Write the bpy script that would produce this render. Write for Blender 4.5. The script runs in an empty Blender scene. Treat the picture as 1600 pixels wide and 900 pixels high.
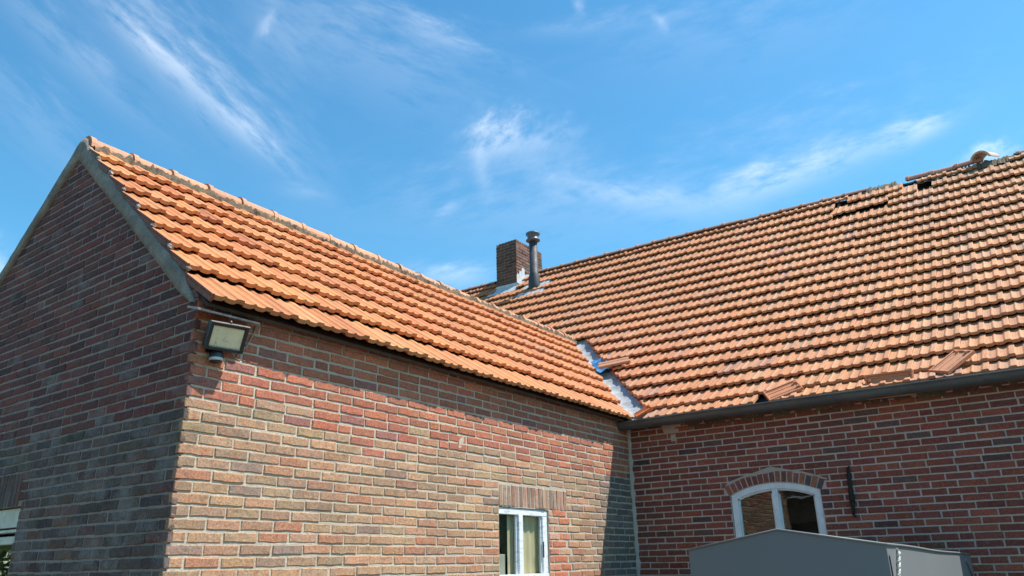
import bpy, bmesh, math, random
import numpy as np
from mathutils import Vector, Matrix
from mathutils.geometry import tessellate_polygon

random.seed(7)
RNG = np.random.default_rng(7)
SC = bpy.context.scene
COL = SC.collection

# ------------------------------------------------------------------ camera
CAM = np.array([3.846, -2.258, 1.6])
YAW, PITCH, ROLL, FPX = -0.62508, 0.351612, 0.0202774, 1182.37
def cam_axes():
    fwd = np.array([math.sin(YAW)*math.cos(PITCH), math.cos(YAW)*math.cos(PITCH), math.sin(PITCH)])
    right = np.array([math.cos(YAW), -math.sin(YAW), 0.0])
    down = np.cross(fwd, right)
    r = right*math.cos(ROLL)+down*math.sin(ROLL)
    d = -right*math.sin(ROLL)+down*math.cos(ROLL)
    return r, d, fwd
CR, CD, CF = cam_axes()
cam_data = bpy.data.cameras.new("camera")
cam = bpy.data.objects.new("camera", cam_data)
COL.objects.link(cam)
cam_data.sensor_width = 36.0
cam_data.lens = FPX/1600*36
cam_data.clip_start = 0.05
cam_data.clip_end = 3000
cam.matrix_world = Matrix(((CR[0], -CD[0], -CF[0], CAM[0]), (CR[1], -CD[1], -CF[1], CAM[1]),
                           (CR[2], -CD[2], -CF[2], CAM[2]), (0, 0, 0, 1)))
SC.camera = cam
def project(p):
    v = np.asarray(p, float)-CAM
    z = v@CF
    if z <= 0.05: return None
    return 800+FPX*(v@CR)/z, 450+FPX*(v@CD)/z, z
def view_dir(px, py):
    d = CR*(px-800)+CD*(py-450)+CF*FPX
    return d/np.linalg.norm(d)

# ------------------------------------------------------------------ light
SUN = Vector((0.52, 0.336, 1.0)).normalized()
SUN_EL = math.asin(SUN.z)
SUN_AZ = math.atan2(SUN.x, SUN.y)          # clockwise from +Y
SKY_STRENGTH, SKY_TINT, EXPOSURE = 0.136, (0.84, 1.23, 1.12), 0.58
SKY_SAT = 1.26
sun_d = bpy.data.lights.new("sun", 'SUN')
sun_d.energy = 5.0
sun_d.angle = math.radians(0.53)
sun_d.color = (1.0, 0.95, 0.87)
sun = bpy.data.objects.new("sun", sun_d)
COL.objects.link(sun)
sun.location = (6, 4, 12)
sun.rotation_euler = (-SUN).to_track_quat('-Z', 'Y').to_euler()
SC.view_settings.view_transform = 'Standard'
SC.view_settings.look = 'None'
SC.view_settings.gamma = 1
SC.view_settings.use_curve_mapping = False
SC.view_settings.exposure = EXPOSURE

# cirrus wisps: (px, py of centre as a direction in the sky, heading degrees, length, width, strength, streak)
WISPS = [
    (300, 128, 41, 140, 24, 0.46, 5), (395, 215, 38, 70, 14, 0.6, 5), (215, 55, 44, 80, 14, 0.55, 5),
    (300, 110, 42, 190, 62, 0.30, 4), (110, 85, 42, 170, 30, 0.36, 5), (440, 55, 60, 70, 42, 0.30, 3),
    (413, 40, 115, 26, 9, 0.55, 3), (690, 55, 25, 120, 18, 0.42, 5), (560, 70, 30, 180, 70, 0.36, 4),
    (960, 35, -8, 110, 14, 0.30, 5), (905, 6, 70, 12, 7, 0.9, 2), (1030, 35, 50, 22, 7, 0.35, 2),
    (775, 222, -25, 46, 30, 0.85, 2), (750, 258, 80, 40, 12, 0.5, 3), (830, 218, 10, 70, 32, 0.55, 2), (850, 270, 40, 50, 24, 0.30, 2),
    (980, 308, 6, 120, 20, 0.62, 4), (1180, 290, -18, 90, 28, 0.55, 4), (1300, 252, -20, 130, 20, 0.62, 4),
    (1440, 205, -22, 50, 15, 0.85, 3), (1250, 240, -15, 230, 70, 0.22, 3), (705, 432, 0, 70, 22, 0.75, 4),
    (1555, 243, -15, 50, 18, 1.0, 2), (2, 418, -30, 26, 30, 0.9, 2), (480, 300, 5, 40, 10, 0.25, 3),
    (830, 330, 0, 280, 60, 0.26, 3), (60, 200, 42, 160, 50, 0.22, 4), (1150, 60, -10, 220, 60, 0.18, 3), (240, 60, 44, 200, 50, 0.25, 4), (700, 330, -40, 22, 9, 0.3, 3),
]
def build_world():
    w = bpy.data.worlds.new("World")
    SC.world = w
    w.use_nodes = True
    nt = w.node_tree
    nt.nodes.clear()
    N, L = nt.nodes.new, nt.links.new
    out = N('ShaderNodeOutputWorld'); bg = N('ShaderNodeBackground')
    sky = N('ShaderNodeTexSky'); sky.sky_type = 'NISHITA'; sky.sun_disc = False
    sky.sun_elevation = SUN_EL; sky.sun_rotation = SUN_AZ
    sky.air_density = 1.0; sky.dust_density = 0.3; sky.ozone_density = 0.7
    hsv = N('ShaderNodeHueSaturation'); hsv.inputs['Saturation'].default_value = SKY_SAT
    L(sky.outputs[0], hsv.inputs['Color'])
    tint = N('ShaderNodeMix'); tint.data_type = 'RGBA'; tint.blend_type = 'MULTIPLY'
    tint.inputs[0].default_value = 1.0
    L(hsv.outputs[0], tint.inputs[6]); tint.inputs[7].default_value = (*SKY_TINT, 1)
    tc = N('ShaderNodeTexCoord')
    def math_n(op, a, b=None, clamp=False):
        m = N('ShaderNodeMath'); m.operation = op; m.use_clamp = clamp
        for i, v in enumerate((a, b)):
            if v is None: continue
            if isinstance(v, (int, float)): m.inputs[i].default_value = v
            else: L(v, m.inputs[i])
        return m.outputs[0]
    def dot(vec):
        d = N('ShaderNodeVectorMath'); d.operation = 'DOT_PRODUCT'
        L(tc.outputs['Generated'], d.inputs[0]); d.inputs[1].default_value = vec
        return d.outputs['Value']
    # chart of the sky around one direction; the wisps and their streaky noise are laid out on it
    c0 = view_dir(800, 250); au = CR-c0*(CR@c0); au /= np.linalg.norm(au); av = np.cross(c0, au)
    dc = math_n('MAXIMUM', dot(tuple(c0)), 0.05)
    U = math_n('DIVIDE', dot(tuple(au)), dc); V = math_n('DIVIDE', dot(tuple(av)), dc)
    def chart(px, py):
        d = view_dir(px, py); return (d@au)/(d@c0), (d@av)/(d@c0)
    def lin(a, x, b, y, c):
        return math_n('ADD', math_n('ADD', math_n('MULTIPLY', x, a), math_n('MULTIPLY', y, b)), c)
    FAM = {}
    for fam, (ang, streak) in {0: (42, 3.6), 1: (18, 3.4), 2: (-16, 3.0), 3: (-40, 1.7)}.items():
        ca, sa = math.cos(math.radians(ang)), math.sin(math.radians(ang))
        cv = N('ShaderNodeCombineXYZ')
        L(lin(ca*40/streak, U, sa*40/streak, V, 3.1*fam), cv.inputs[0]); L(lin(-sa*40, U, ca*40, V, 7.7*fam), cv.inputs[1])
        nz = N('ShaderNodeTexNoise'); nz.inputs['Scale'].default_value = 1.0; nz.inputs['Detail'].default_value = 6
        nz.inputs['Roughness'].default_value = 0.64
        L(cv.outputs[0], nz.inputs['Vector'])
        wob = math_n('SUBTRACT', nz.outputs['Fac'], 0.5)
        FAM[fam] = (wob, math_n('MULTIPLY', math_n('SUBTRACT', nz.outputs['Fac'], 0.28), 2.1, True))
    sums = {}
    for k, (px, py, ang, ln, wd, st, streak) in enumerate(WISPS):
        fam = 3 if streak <= 2 else 0 if ang > 32 and ang < 80 else 1 if ang >= 5 and ang < 33 else 2 if ang < 5 else 3
        cu, cv_ = chart(px, py)
        qu, qv = chart(px+20*math.cos(math.radians(ang)), py+20*math.sin(math.radians(ang)))
        h = math.atan2(qv-cv_, qu-cu); ca, sa = math.cos(h), math.sin(h)
        s, ww = ln/FPX, wd/FPX
        u = lin(ca/s, U, sa/s, V, -(ca*cu+sa*cv_)/s)
        v = lin(-sa/ww, U, ca/ww, V, (sa*cu-ca*cv_)/ww)
        v = math_n('ADD', v, math_n('MULTIPLY', FAM[fam][0], 3.2))
        e = math_n('ADD', math_n('MULTIPLY', u, u), math_n('MULTIPLY', v, v))
        g = math_n('MULTIPLY', math_n('EXPONENT', math_n('MULTIPLY', e, -1.0)), st)
        sums[fam] = g if fam not in sums else math_n('ADD', sums[fam], g)
    total = None
    for fam, g in sums.items():
        m = math_n('MULTIPLY', g, FAM[fam][1])
        total = m if total is None else math_n('ADD', total, m)
    total = math_n('MULTIPLY', total, math_n('GREATER_THAN', dot(tuple(c0)), 0.1))
    cm = math_n('MINIMUM', total, 0.85)
    mix = N('ShaderNodeMix'); mix.data_type = 'RGBA'
    L(math_n('MULTIPLY', cm, 0.50), mix.inputs[0]); L(tint.outputs[2], mix.inputs[6]); mix.inputs[7].default_value = (6.2, 6.6, 7.2, 1)
    L(mix.outputs[2], bg.inputs['Color']); bg.inputs['Strength'].default_value = SKY_STRENGTH
    L(bg.outputs[0], out.inputs[0])
build_world()
SC.world.cycles.sampling_method = 'MANUAL'
SC.world.cycles.sample_map_resolution = 512

# ------------------------------------------------------------------ helpers
WL = {}
def link(o, parent=None, loc=(0, 0, 0)):
    COL.objects.link(o)
    loc = Vector(loc)
    if parent is not None:
        o.parent = parent
        o.location = loc-WL[parent.name]
    else:
        o.location = loc
    WL[o.name] = loc
    return o
def tag(o, label=None, cat=None, group=None, kind=None):
    if label: o['label'] = label
    if cat: o['category'] = cat
    if group: o['group'] = group
    if kind: o['kind'] = kind
    return o
def empty(name, loc, label, cat, group=None):
    o = bpy.data.objects.new(name, None)
    o.empty_display_size = 0.2
    link(o, None, loc)
    return tag(o, label, cat, group)

class MB:
    """collects polygons, with optional tint / rnd / uv per face, into one mesh"""
    def __init__(s): s.v, s.f, s.t, s.uv = [], [], [], []
    def poly(s, pts, tint=None, uv=None):
        n = len(s.v); s.v.extend([tuple(map(float, p)) for p in pts])
        s.f.append(tuple(range(n, n+len(pts)))); s.t.append(tint); s.uv.append(uv)
    def add(s, verts, faces, tint=None, uvs=None):
        n = len(s.v); s.v.extend([tuple(map(float, p)) for p in verts])
        for i, f in enumerate(faces):
            s.f.append(tuple(n+k for k in f)); s.t.append(tint)
            s.uv.append([uvs[k] for k in f] if uvs is not None else None)
    def box(s, a, b, tint=None):
        (x0, y0, z0), (x1, y1, z1) = a, b
        v = [(x0, y0, z0), (x1, y0, z0), (x1, y1, z0), (x0, y1, z0), (x0, y0, z1), (x1, y0, z1), (x1, y1, z1), (x0, y1, z1)]
        s.add(v, [(3, 2, 1, 0), (4, 5, 6, 7), (0, 1, 5, 4), (1, 2, 6, 5), (2, 3, 7, 6), (3, 0, 4, 7)], tint)
    def obox(s, c, ax, ay, az, h, bev=0.0, tint=None):
        """box about c with unit axes and half sizes h, bevelled by bev"""
        c, ax, ay, az = (np.asarray(q, float) for q in (c, ax, ay, az))
        if bev <= 0:
            v = [c+ax*h[0]*i+ay*h[1]*j+az*h[2]*k for k in (-1, 1) for j in (-1, 1) for i in (-1, 1)]
            s.add(v, [(0, 2, 3, 1), (4, 5, 7, 6), (0, 1, 5, 4), (1, 3, 7, 5), (3, 2, 6, 7), (2, 0, 4, 6)], tint); return
        bm = bmesh.new(); bmesh.ops.create_cube(bm, size=1)
        for v in bm.verts: v.co = Vector((v.co.x*2*h[0], v.co.y*2*h[1], v.co.z*2*h[2]))
        bmesh.ops.bevel(bm, geom=list(bm.edges), offset=bev, segments=2, affect='EDGES', profile=0.5)
        bm.verts.index_update()
        s.add([c+ax*v.co.x+ay*v.co.y+az*v.co.z for v in bm.verts], [tuple(v.index for v in f.verts) for f in bm.faces], tint)
        bm.free()
    def tube(s, pts, r, n=8, cap=True, tint=None):
        pts = [np.asarray(p, float) for p in pts]
        rs = r if isinstance(r, (list, tuple)) else [r]*len(pts)
        rings = []
        up = np.array([0.123, 0.456, 0.88])
        for i, p in enumerate(pts):
            t = pts[min(i+1, len(pts)-1)]-pts[max(i-1, 0)]; t = t/np.linalg.norm(t)
            a = np.cross(t, up)
            if np.linalg.norm(a) < 1e-3: a = np.cross(t, np.array([1., 0, 0]))
            a /= np.linalg.norm(a); b = np.cross(t, a); up = np.cross(a, t)
            rings.append([p+rs[i]*(a*math.cos(2*math.pi*k/n)+b*math.sin(2*math.pi*k/n)) for k in range(n)])
        v = [q for rg in rings for q in rg]
        f = []
        for i in range(len(pts)-1):
            for k in range(n):
                f.append((i*n+k, i*n+(k+1) % n, (i+1)*n+(k+1) % n, (i+1)*n+k))
        if cap:
            f.append(tuple(range(n-1, -1, -1))); f.append(tuple((len(pts)-1)*n+k for k in range(n)))
        s.add(v, f, tint)
    def lathe(s, c, prof, n=20):
        c = np.asarray(c, float); v = []; f = []
        for r, z in prof:
            for k in range(n): v.append(c+np.array([r*math.cos(2*math.pi*k/n), r*math.sin(2*math.pi*k/n), z]))
        for i in range(len(prof)-1):
            for k in range(n): f.append((i*n+k, i*n+(k+1) % n, (i+1)*n+(k+1) % n, (i+1)*n+k))
        f.append(tuple(range(n-1, -1, -1))); f.append(tuple((len(prof)-1)*n+k for k in range(n)))
        s.add(v, f)
    def mesh(s, name, mat, smooth=False, origin=(0, 0, 0)):
        me = bpy.data.meshes.new(name)
        o = np.asarray(origin, float)
        me.from_pydata([tuple(np.asarray(p)-o) for p in s.v], [], s.f)
        if any(t is not None for t in s.t):
            ca, ra, la = [], [], []
            for f, t in zip(s.f, s.t):
                t = t or (0.3, 0.3, 0.3, 0, 0)
                for _ in f: ca.extend((t[0], t[1], t[2], 1.0)); la.append(t[3]); ra.append(t[4])
            me.attributes.new("tint", 'FLOAT_COLOR', 'CORNER'); me.attributes["tint"].data.foreach_set('color', ca)
            me.attributes.new("rnd", 'FLOAT', 'CORNER'); me.attributes["rnd"].data.foreach_set('value', ra)
            me.attributes.new("lime", 'FLOAT', 'CORNER'); me.attributes["lime"].data.foreach_set('value', la)
        if any(u is not None for u in s.uv):
            ul = me.uv_layers.new(name="UVMap")
            fl = []
            for f, u in zip(s.f, s.uv):
                for k in range(len(f)): fl.extend(u[k] if u is not None else (0, 0))
            ul.data.foreach_set('uv', fl)
        if mat is not None: me.materials.append(mat)
        if smooth: me.polygons.foreach_set('use_smooth', [True]*len(me.polygons))
        me.update()
        return me
    def build(s, name, mat, parent=None, smooth=False, loc=(0, 0, 0), color=None):
        o = bpy.data.objects.new(name, s.mesh(name, mat, smooth, loc))
        o.color = color or (0, 0, 0, 0)
        return link(o, parent, loc)

def recalc(me):
    bm = bmesh.new(); bm.from_mesh(me)
    bmesh.ops.remove_doubles(bm, verts=list(bm.verts), dist=1e-5)
    bmesh.ops.recalc_face_normals(bm, faces=list(bm.faces)); bm.to_mesh(me); bm.free()

# ------------------------------------------------------------------ materials
class NT:
    def __init__(s, name):
        s.m = bpy.data.materials.new(name); s.m.use_nodes = True
        s.nt = s.m.node_tree; s.nt.nodes.clear()
        s.out = s.N('ShaderNodeOutputMaterial'); s.b = s.N('ShaderNodeBsdfPrincipled')
        s.L(s.b.outputs[0], s.out.inputs[0])
    def N(s, t): return s.nt.nodes.new(t)
    def L(s, a, b): s.nt.links.new(a, b)
    def put(s, v, sock):
        if v is None: return
        if isinstance(v, (int, float)): sock.default_value = v
        elif isinstance(v, tuple): sock.default_value = v if len(v) != 3 or sock.type != 'RGBA' else (*v, 1)
        else: s.L(v, sock)
    def math(s, op, a, b=None, clamp=False):
        m = s.N('ShaderNodeMath'); m.operation = op; m.use_clamp = clamp
        s.put(a, m.inputs[0]); s.put(b, m.inputs[1]); return m.outputs[0]
    def vmath(s, op, a, b=None, scale=None):
        m = s.N('ShaderNodeVectorMath'); m.operation = op
        s.put(a, m.inputs[0]); s.put(b, m.inputs[1])
        if scale is not None: s.put(scale, m.inputs['Scale'])
        return m.outputs[0]
    def mix(s, f, a, b, mode='MIX'):
        m = s.N('ShaderNodeMix'); m.data_type = 'RGBA'; m.blend_type = mode
        s.put(f, m.inputs[0]); s.put(a, m.inputs[6]); s.put(b, m.inputs[7]); return m.outputs[2]
    def noise(s, vec, scale, detail=4, rough=0.6, dist=0.0):
        n = s.N('ShaderNodeTexNoise'); s.put(vec, n.inputs['Vector']); n.inputs['Scale'].default_value = scale
        n.inputs['Detail'].default_value = detail; n.inputs['Roughness'].default_value = rough; n.inputs['Distortion'].default_value = dist
        return n.outputs['Fac']
    def ramp(s, f, lo, hi, a=0.0, b=1.0):
        m = s.N('ShaderNodeMapRange'); m.clamp = True
        s.put(f, m.inputs[0]); m.inputs[1].default_value = lo; m.inputs[2].default_value = hi
        m.inputs[3].default_value = a; m.inputs[4].default_value = b; return m.outputs[0]
    def pos(s): return s.N('ShaderNodeNewGeometry').outputs['Position']
    def scaled(s, vec, sc): return s.vmath('MULTIPLY', vec, sc)
    def attr(s, name, out='Color'):
        a = s.N('ShaderNodeAttribute'); a.attribute_name = name; return a.outputs[out]
    def bump(s, h, dist, strength=1.0):
        b = s.N('ShaderNodeBump'); b.inputs['Strength'].default_value = strength; b.inputs['Distance'].default_value = dist
        s.L(h, b.inputs['Height']); s.L(b.outputs[0], s.b.inputs['Normal'])
    def set(s, **k):
        for n, v in k.items(): s.put(v, s.b.inputs[n.replace('_', ' ')])
        return s.m

def tints(n):
    """tint, rnd, lime summed from the mesh attribute (joined pieces) and the object (single pieces)"""
    oi = n.N('ShaderNodeObjectInfo')
    col = n.vmath('ADD', n.attr('tint'), oi.outputs['Color'])
    lime = n.math('ADD', n.attr('lime', 'Fac'), oi.outputs['Alpha'])
    rnd = n.math('ADD', n.attr('rnd', 'Fac'), oi.outputs['Random'])
    return col, lime, rnd

def mat_brick():
    n = NT('fired_brick')
    col, lime, rnd = tints(n)
    p = n.pos()
    off = n.vmath('ADD', p, n.vmath('SCALE', (3.1, 7.7, 5.3), scale=n.math('MULTIPLY', rnd, 4.0)))
    big = n.noise(off, 20, 4, 0.62, 0.4)
    med = n.noise(off, 38, 5, 0.7, 0.3)
    fine = n.noise(off, 85, 5, 0.8)
    c = n.mix(n.ramp(big, 0.52, 0.64, 0.0, 0.5), col, n.mix(0.55, col, (0.10, 0.068, 0.055), 'MIX'))
    hue = n.noise(n.vmath('ADD', off, (4.3, 1.7, 9.1)), 17, 3, 0.6, 0.3)
    c = n.mix(n.ramp(hue, 0.52, 0.66, 0.0, 0.85), c, n.mix(1.0, c, (1.10, 0.88, 0.76), 'MULTIPLY'))
    c = n.mix(n.ramp(hue, 0.34, 0.46, 0.7, 0.0), c, n.mix(1.0, c, (0.92, 0.98, 0.95), 'MULTIPLY'))
    c = n.mix(n.ramp(med, 0.52, 0.72, 0.0, 0.40), c, n.mix(0.5, c, (0.5, 0.34, 0.2), 'MIX'))
    c = n.mix(n.ramp(med, 0.28, 0.44, 0.55, 0.0), c, n.mix(0.75, c, (0.05, 0.035, 0.03)))
    c = n.mix(n.ramp(fine, 0.32, 0.68, 0.0, 1.0), n.mix(1.0, c, (0.50, 0.50, 0.50), 'MULTIPLY'), n.mix(1.0, c, (1.48, 1.46, 1.42), 'MULTIPLY'))
    soot = n.noise(p, 1.5, 6, 0.68, 0.4)
    c = n.mix(n.ramp(soot, 0.50, 0.68, 0.0, 0.42), c, n.mix(0.7, c, (0.07, 0.052, 0.042)))
    # lime bloom and old mortar smears
    lm = n.math('ADD', n.math('MULTIPLY', n.noise(p, 5, 3, 0.6), 0.55), n.math('MULTIPLY', n.noise(p, 75, 6, 0.75), 0.45))
    lf = n.math('MULTIPLY', n.ramp(lm, 0.46, 0.62, 0.0, 0.8), lime, True)
    c = n.mix(lf, c, n.mix(n.ramp(fine, 0.3, 0.7), (0.20, 0.182, 0.168), (0.33, 0.308, 0.288)))
    n.bump(n.math('ADD', n.math('MULTIPLY', med, 1.0), n.math('MULTIPLY', fine, 0.5)), 0.006, 0.8)
    return n.set(Base_Color=c, Roughness=0.88)

def mat_mortar(name, base, dark, light):
    n = NT(name)
    p = n.pos()
    a = n.noise(p, 3.2, 5, 0.65, 0.3); b = n.noise(p, 45, 5, 0.7); f = n.noise(p, 120, 4, 0.75)
    c = n.mix(n.ramp(a, 0.35, 0.68), base, dark)
    c = n.mix(n.ramp(b, 0.5, 0.75, 0, 0.8), c, light)
    c = n.mix(n.ramp(f, 0.3, 0.7, 0, 0.5), c, n.mix(1.0, c, (0.6, 0.6, 0.6), 'MULTIPLY'))
    n.bump(n.math('ADD', b, n.math('MULTIPLY', f, 0.6)), 0.008, 0.9)
    return n.set(Base_Color=c, Roughness=0.95)

def mat_tile():
    n = NT('fired_clay_tile')
    col, lime, rnd = tints(n)
    uv = n.N('ShaderNodeUVMap').outputs[0]
    seed = n.vmath('SCALE', (1.0, 3.0, 17.0), scale=n.math('MULTIPLY', rnd, 9.0))
    u1 = n.vmath('ADD', n.scaled(uv, (1, 1, 1)), seed)
    streak = n.noise(n.vmath('ADD', n.scaled(uv, (95, 6, 1)), seed), 1.0, 5, 0.65, 0.5)
    blot = n.noise(u1, 16, 5, 0.65, 0.4)
    fine = n.noise(u1, 85, 5, 0.78)
    p = n.pos()
    wx = n.noise(p, 1.1, 4, 0.6)
    c = n.mix(n.ramp(streak, 0.46, 0.66, 0, 0.55), col, n.mix(0.65, col, (0.12, 0.045, 0.025)))
    c = n.mix(n.ramp(blot, 0.52, 0.70, 0, 0.4), c, n.mix(0.5, c, (0.16, 0.09, 0.06)))
    c = n.mix(n.ramp(blot, 0.26, 0.45, 0.45, 0), c, n.mix(0.5, c, (0.66, 0.40, 0.22)))
    c = n.mix(n.ramp(wx, 0.45, 0.7, 0, 0.12), c, (0.22, 0.13, 0.09))
    c = n.mix(n.ramp(fine, 0.54, 0.70, 0, 0.55), c, n.mix(0.65, c, (0.07, 0.055, 0.045)))
    lich = n.noise(p, 30, 6, 0.7, 0.4)
    c = n.mix(n.math('MULTIPLY', n.ramp(lich, 0.47, 0.6), lime, True), c, (0.30, 0.29, 0.26))
    n.bump(n.math('ADD', n.math('MULTIPLY', streak, 0.6), n.math('MULTIPLY', fine, 0.5)), 0.004, 0.7)
    return n.set(Base_Color=c, Roughness=0.78)

def mat_plain(name, a, b, scale=12, rough=0.6, metal=0.0, bump=0.0, fine=140, spec=None, mid=(0.38, 0.64)):
    n = NT(name); p = n.pos()
    x = n.noise(p, scale, 6, 0.66, 0.3); y = n.noise(p, fine, 3, 0.6)
    c = n.mix(n.ramp(x, *mid), a, b)
    c = n.mix(n.ramp(y, 0.3, 0.7, 0, 0.35), c, n.mix(1.0, c, (0.6, 0.6, 0.6), 'MULTIPLY'))
    if bump: n.bump(n.math('ADD', x, n.math('MULTIPLY', y, 0.5)), bump, 0.8)
    n.set(Base_Color=c, Roughness=n.ramp(x, 0.3, 0.7, max(rough-0.1, 0.02), min(rough+0.12, 1)), Metallic=metal)
    if spec is not None: n.b.inputs['Specular IOR Level'].default_value = spec
    return n.m

def mat_cement():
    n = NT('verge_cement'); p = n.pos()
    a = n.noise(p, 7, 6, 0.7, 0.5); b = n.noise(p, 38, 5, 0.7); f = n.noise(p, 95, 3, 0.75)
    c = n.mix(n.ramp(a, 0.38, 0.62), (0.24, 0.205, 0.165), (0.41, 0.355, 0.29))
    c = n.mix(n.ramp(b, 0.56, 0.68, 0, 0.7), c, (0.12, 0.13, 0.085))
    c = n.mix(n.ramp(f, 0.62, 0.70, 0, 0.8), c, (0.48, 0.46, 0.40))
    c = n.mix(n.ramp(f, 0.30, 0.40, 0.8, 0), c, (0.05, 0.05, 0.045))
    n.bump(n.math('ADD', b, f), 0.012, 1.0)
    return n.set(Base_Color=c, Roughness=0.95)

def mat_paint():
    n = NT('weathered_white_paint'); p = n.pos()
    v = n.noise(n.scaled(p, (14, 14, 40)), 1, 6, 0.7, 0.6); f = n.noise(p, 120, 5, 0.75)
    k = n.math('ADD', n.math('MULTIPLY', v, 0.6), n.math('MULTIPLY', f, 0.4))
    c = n.mix(n.ramp(k, 0.52, 0.60, 0, 0.8), (0.74, 0.76, 0.78), (0.33, 0.34, 0.35))
    n.bump(k, 0.004, 0.6)
    return n.set(Base_Color=c, Roughness=0.5)

def mat_zinc(name, a, b, rough):
    n = NT(name); p = n.pos()
    x = n.noise(n.scaled(p, (4, 4, 14)), 1, 6, 0.7, 0.6); y = n.noise(p, 55, 5, 0.7)
    c = n.mix(n.ramp(x, 0.36, 0.66), a, b)
    c = n.mix(n.ramp(y, 0.55, 0.75, 0, 0.5), c, n.mix(0.25, c, (0.45, 0.45, 0.43)))
    n.bump(y, 0.002, 0.5)
    return n.set(Base_Color=c, Roughness=rough, Metallic=0.25)

def mat_glass():
    n = NT('window_glass')
    n.nt.nodes.remove(n.b)
    gl = n.N('ShaderNodeBsdfGlossy'); gl.inputs['Roughness'].default_value = 0.015; gl.inputs['Color'].default_value = (0.95, 0.97, 1, 1)
    tr = n.N('ShaderNodeBsdfTransparent'); tr.inputs['Color'].default_value = (0.92, 0.94, 0.92, 1)
    fr = n.N('ShaderNodeLayerWeight')
    w = n.noise(n.pos(), 5, 2, 0.5)
    bp = n.N('ShaderNodeBump'); bp.inputs['Strength'].default_value = 0.05; bp.inputs['Distance'].default_value = 0.01
    n.L(w, bp.inputs['Height']); n.L(bp.outputs[0], gl.inputs['Normal'])
    mx = n.N('ShaderNodeMixShader')
    n.L(n.math('ADD', n.math('MULTIPLY', n.math('POWER', fr.outputs['Facing'], 4.0), 0.95), 0.05, True), mx.inputs[0]); n.L(tr.outputs[0], mx.inputs[1]); n.L(gl.outputs[0], mx.inputs[2])
    n.L(mx.outputs[0], n.out.inputs[0])
    return n.m

def mat_tarp():
    n = NT('grey_tarpaulin'); p = n.pos()
    w = n.noise(n.scaled(p, (7, 7, 2.2)), 1, 5, 0.6, 0.8); s = n.noise(n.scaled(p, (1.1, 1.1, 0.8)), 1, 3, 0.5, 0.3); f = n.noise(p, 500, 2, 0.5)
    c = n.mix(n.ramp(s, 0.3, 0.8, 0, 0.4), (0.155, 0.168, 0.178), (0.215, 0.215, 0.205))
    c = n.mix(n.ramp(f, 0.3, 0.7, 0, 0.25), c, (0.14, 0.145, 0.145))
    n.bump(n.noise(n.scaled(p, (3, 3, 2.2)), 1, 4, 0.55, 0.5), 0.002, 0.4)
    return n.set(Base_Color=c, Roughness=0.55)

def mat_lamp_glass():
    n = NT('floodlight_lens'); p = n.pos()
    v = n.N('ShaderNodeTexVoronoi'); v.feature = 'DISTANCE_TO_EDGE'; n.L(p, v.inputs['Vector']); v.inputs['Scale'].default_value = 22
    a = n.noise(p, 20, 4, 0.6)
    c = n.mix(n.ramp(a, 0.35, 0.65), (0.78, 0.67, 0.43), (0.66, 0.58, 0.39))
    crack = n.math('MULTIPLY', n.ramp(v.outputs['Distance'], 0.0, 0.025, 1, 0), n.ramp(a, 0.5, 0.6))
    c = n.mix(crack, c, (0.06, 0.06, 0.05))
    return n.set(Base_Color=c, Roughness=0.45)

def mat_leaf():
    n = NT('leaf'); col, lime, rnd = tints(n)
    x = n.noise(n.pos(), 4, 3, 0.6)
    c = n.mix(n.ramp(x, 0.35, 0.65), col, n.mix(1.0, col, (0.6, 0.7, 0.5), 'MULTIPLY'))
    return n.set(Base_Color=c, Roughness=0.6)

M_BRICK = mat_brick()
M_MORT_B = mat_mortar('sand_mortar', (0.60, 0.50, 0.38), (0.50, 0.41, 0.31), (0.68, 0.60, 0.48))
M_MORT_A = mat_mortar('grey_mortar', (0.38, 0.325, 0.285), (0.275, 0.235, 0.205), (0.48, 0.425, 0.38))
M_MORT_C = mat_mortar('pale_mortar', (0.56, 0.455, 0.395), (0.46, 0.37, 0.32), (0.62, 0.53, 0.47))
M_MORT_R = mat_mortar('ridge_mortar', (0.17, 0.115, 0.065), (0.075, 0.055, 0.035), (0.30, 0.24, 0.165))
M_TILE = mat_tile()
M_CEM = mat_cement()
M_PAINT = mat_paint()
M_FRAME = mat_plain('white_window_paint', (0.78, 0.80, 0.82), (0.66, 0.68, 0.70), 9, 0.4, 0, 0.002)
M_CREAM = mat_plain('cream_window_paint', (0.70, 0.69, 0.60), (0.56, 0.55, 0.45), 9, 0.45, 0, 0.002)
M_ZINC = mat_zinc('gutter_zinc', (0.115, 0.122, 0.122), (0.07, 0.075, 0.077), 0.5)
M_VALLEY = mat_zinc('valley_zinc', (0.44, 0.45, 0.455), (0.22, 0.225, 0.23), 0.55)
M_LEAD = mat_plain('lead_flashing', (0.46, 0.47, 0.48), (0.62, 0.62, 0.62), 18, 0.55, 0.1, 0.006)
M_PIPE = mat_plain('flue_pipe_coat', (0.032, 0.038, 0.045), (0.05, 0.056, 0.063), 14, 0.62, 0.0, 0.002)
M_GLASS = mat_glass()
M_TARP = mat_tarp()
M_ROPE = mat_plain('white_cord', (0.62, 0.62, 0.58), (0.42, 0.42, 0.38), 60, 0.8, 0, 0.004)
M_ROPE_D = mat_plain('dark_cord', (0.10, 0.11, 0.12), (0.30, 0.30, 0.29), 90, 0.8, 0, 0.004)
M_BLACK = mat_plain('black_housing', (0.018, 0.019, 0.021), (0.032, 0.033, 0.035), 20, 0.4, 0, 0.001)
M_ALU = mat_plain('worn_metal_strip', (0.42, 0.40, 0.37), (0.24, 0.22, 0.21), 30, 0.5, 0.3, 0.003)
M_LENS = mat_lamp_glass()
M_SENSW = mat_plain('sensor_lens', (0.62, 0.62, 0.60), (0.5, 0.5, 0.5), 20, 0.35)
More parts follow.
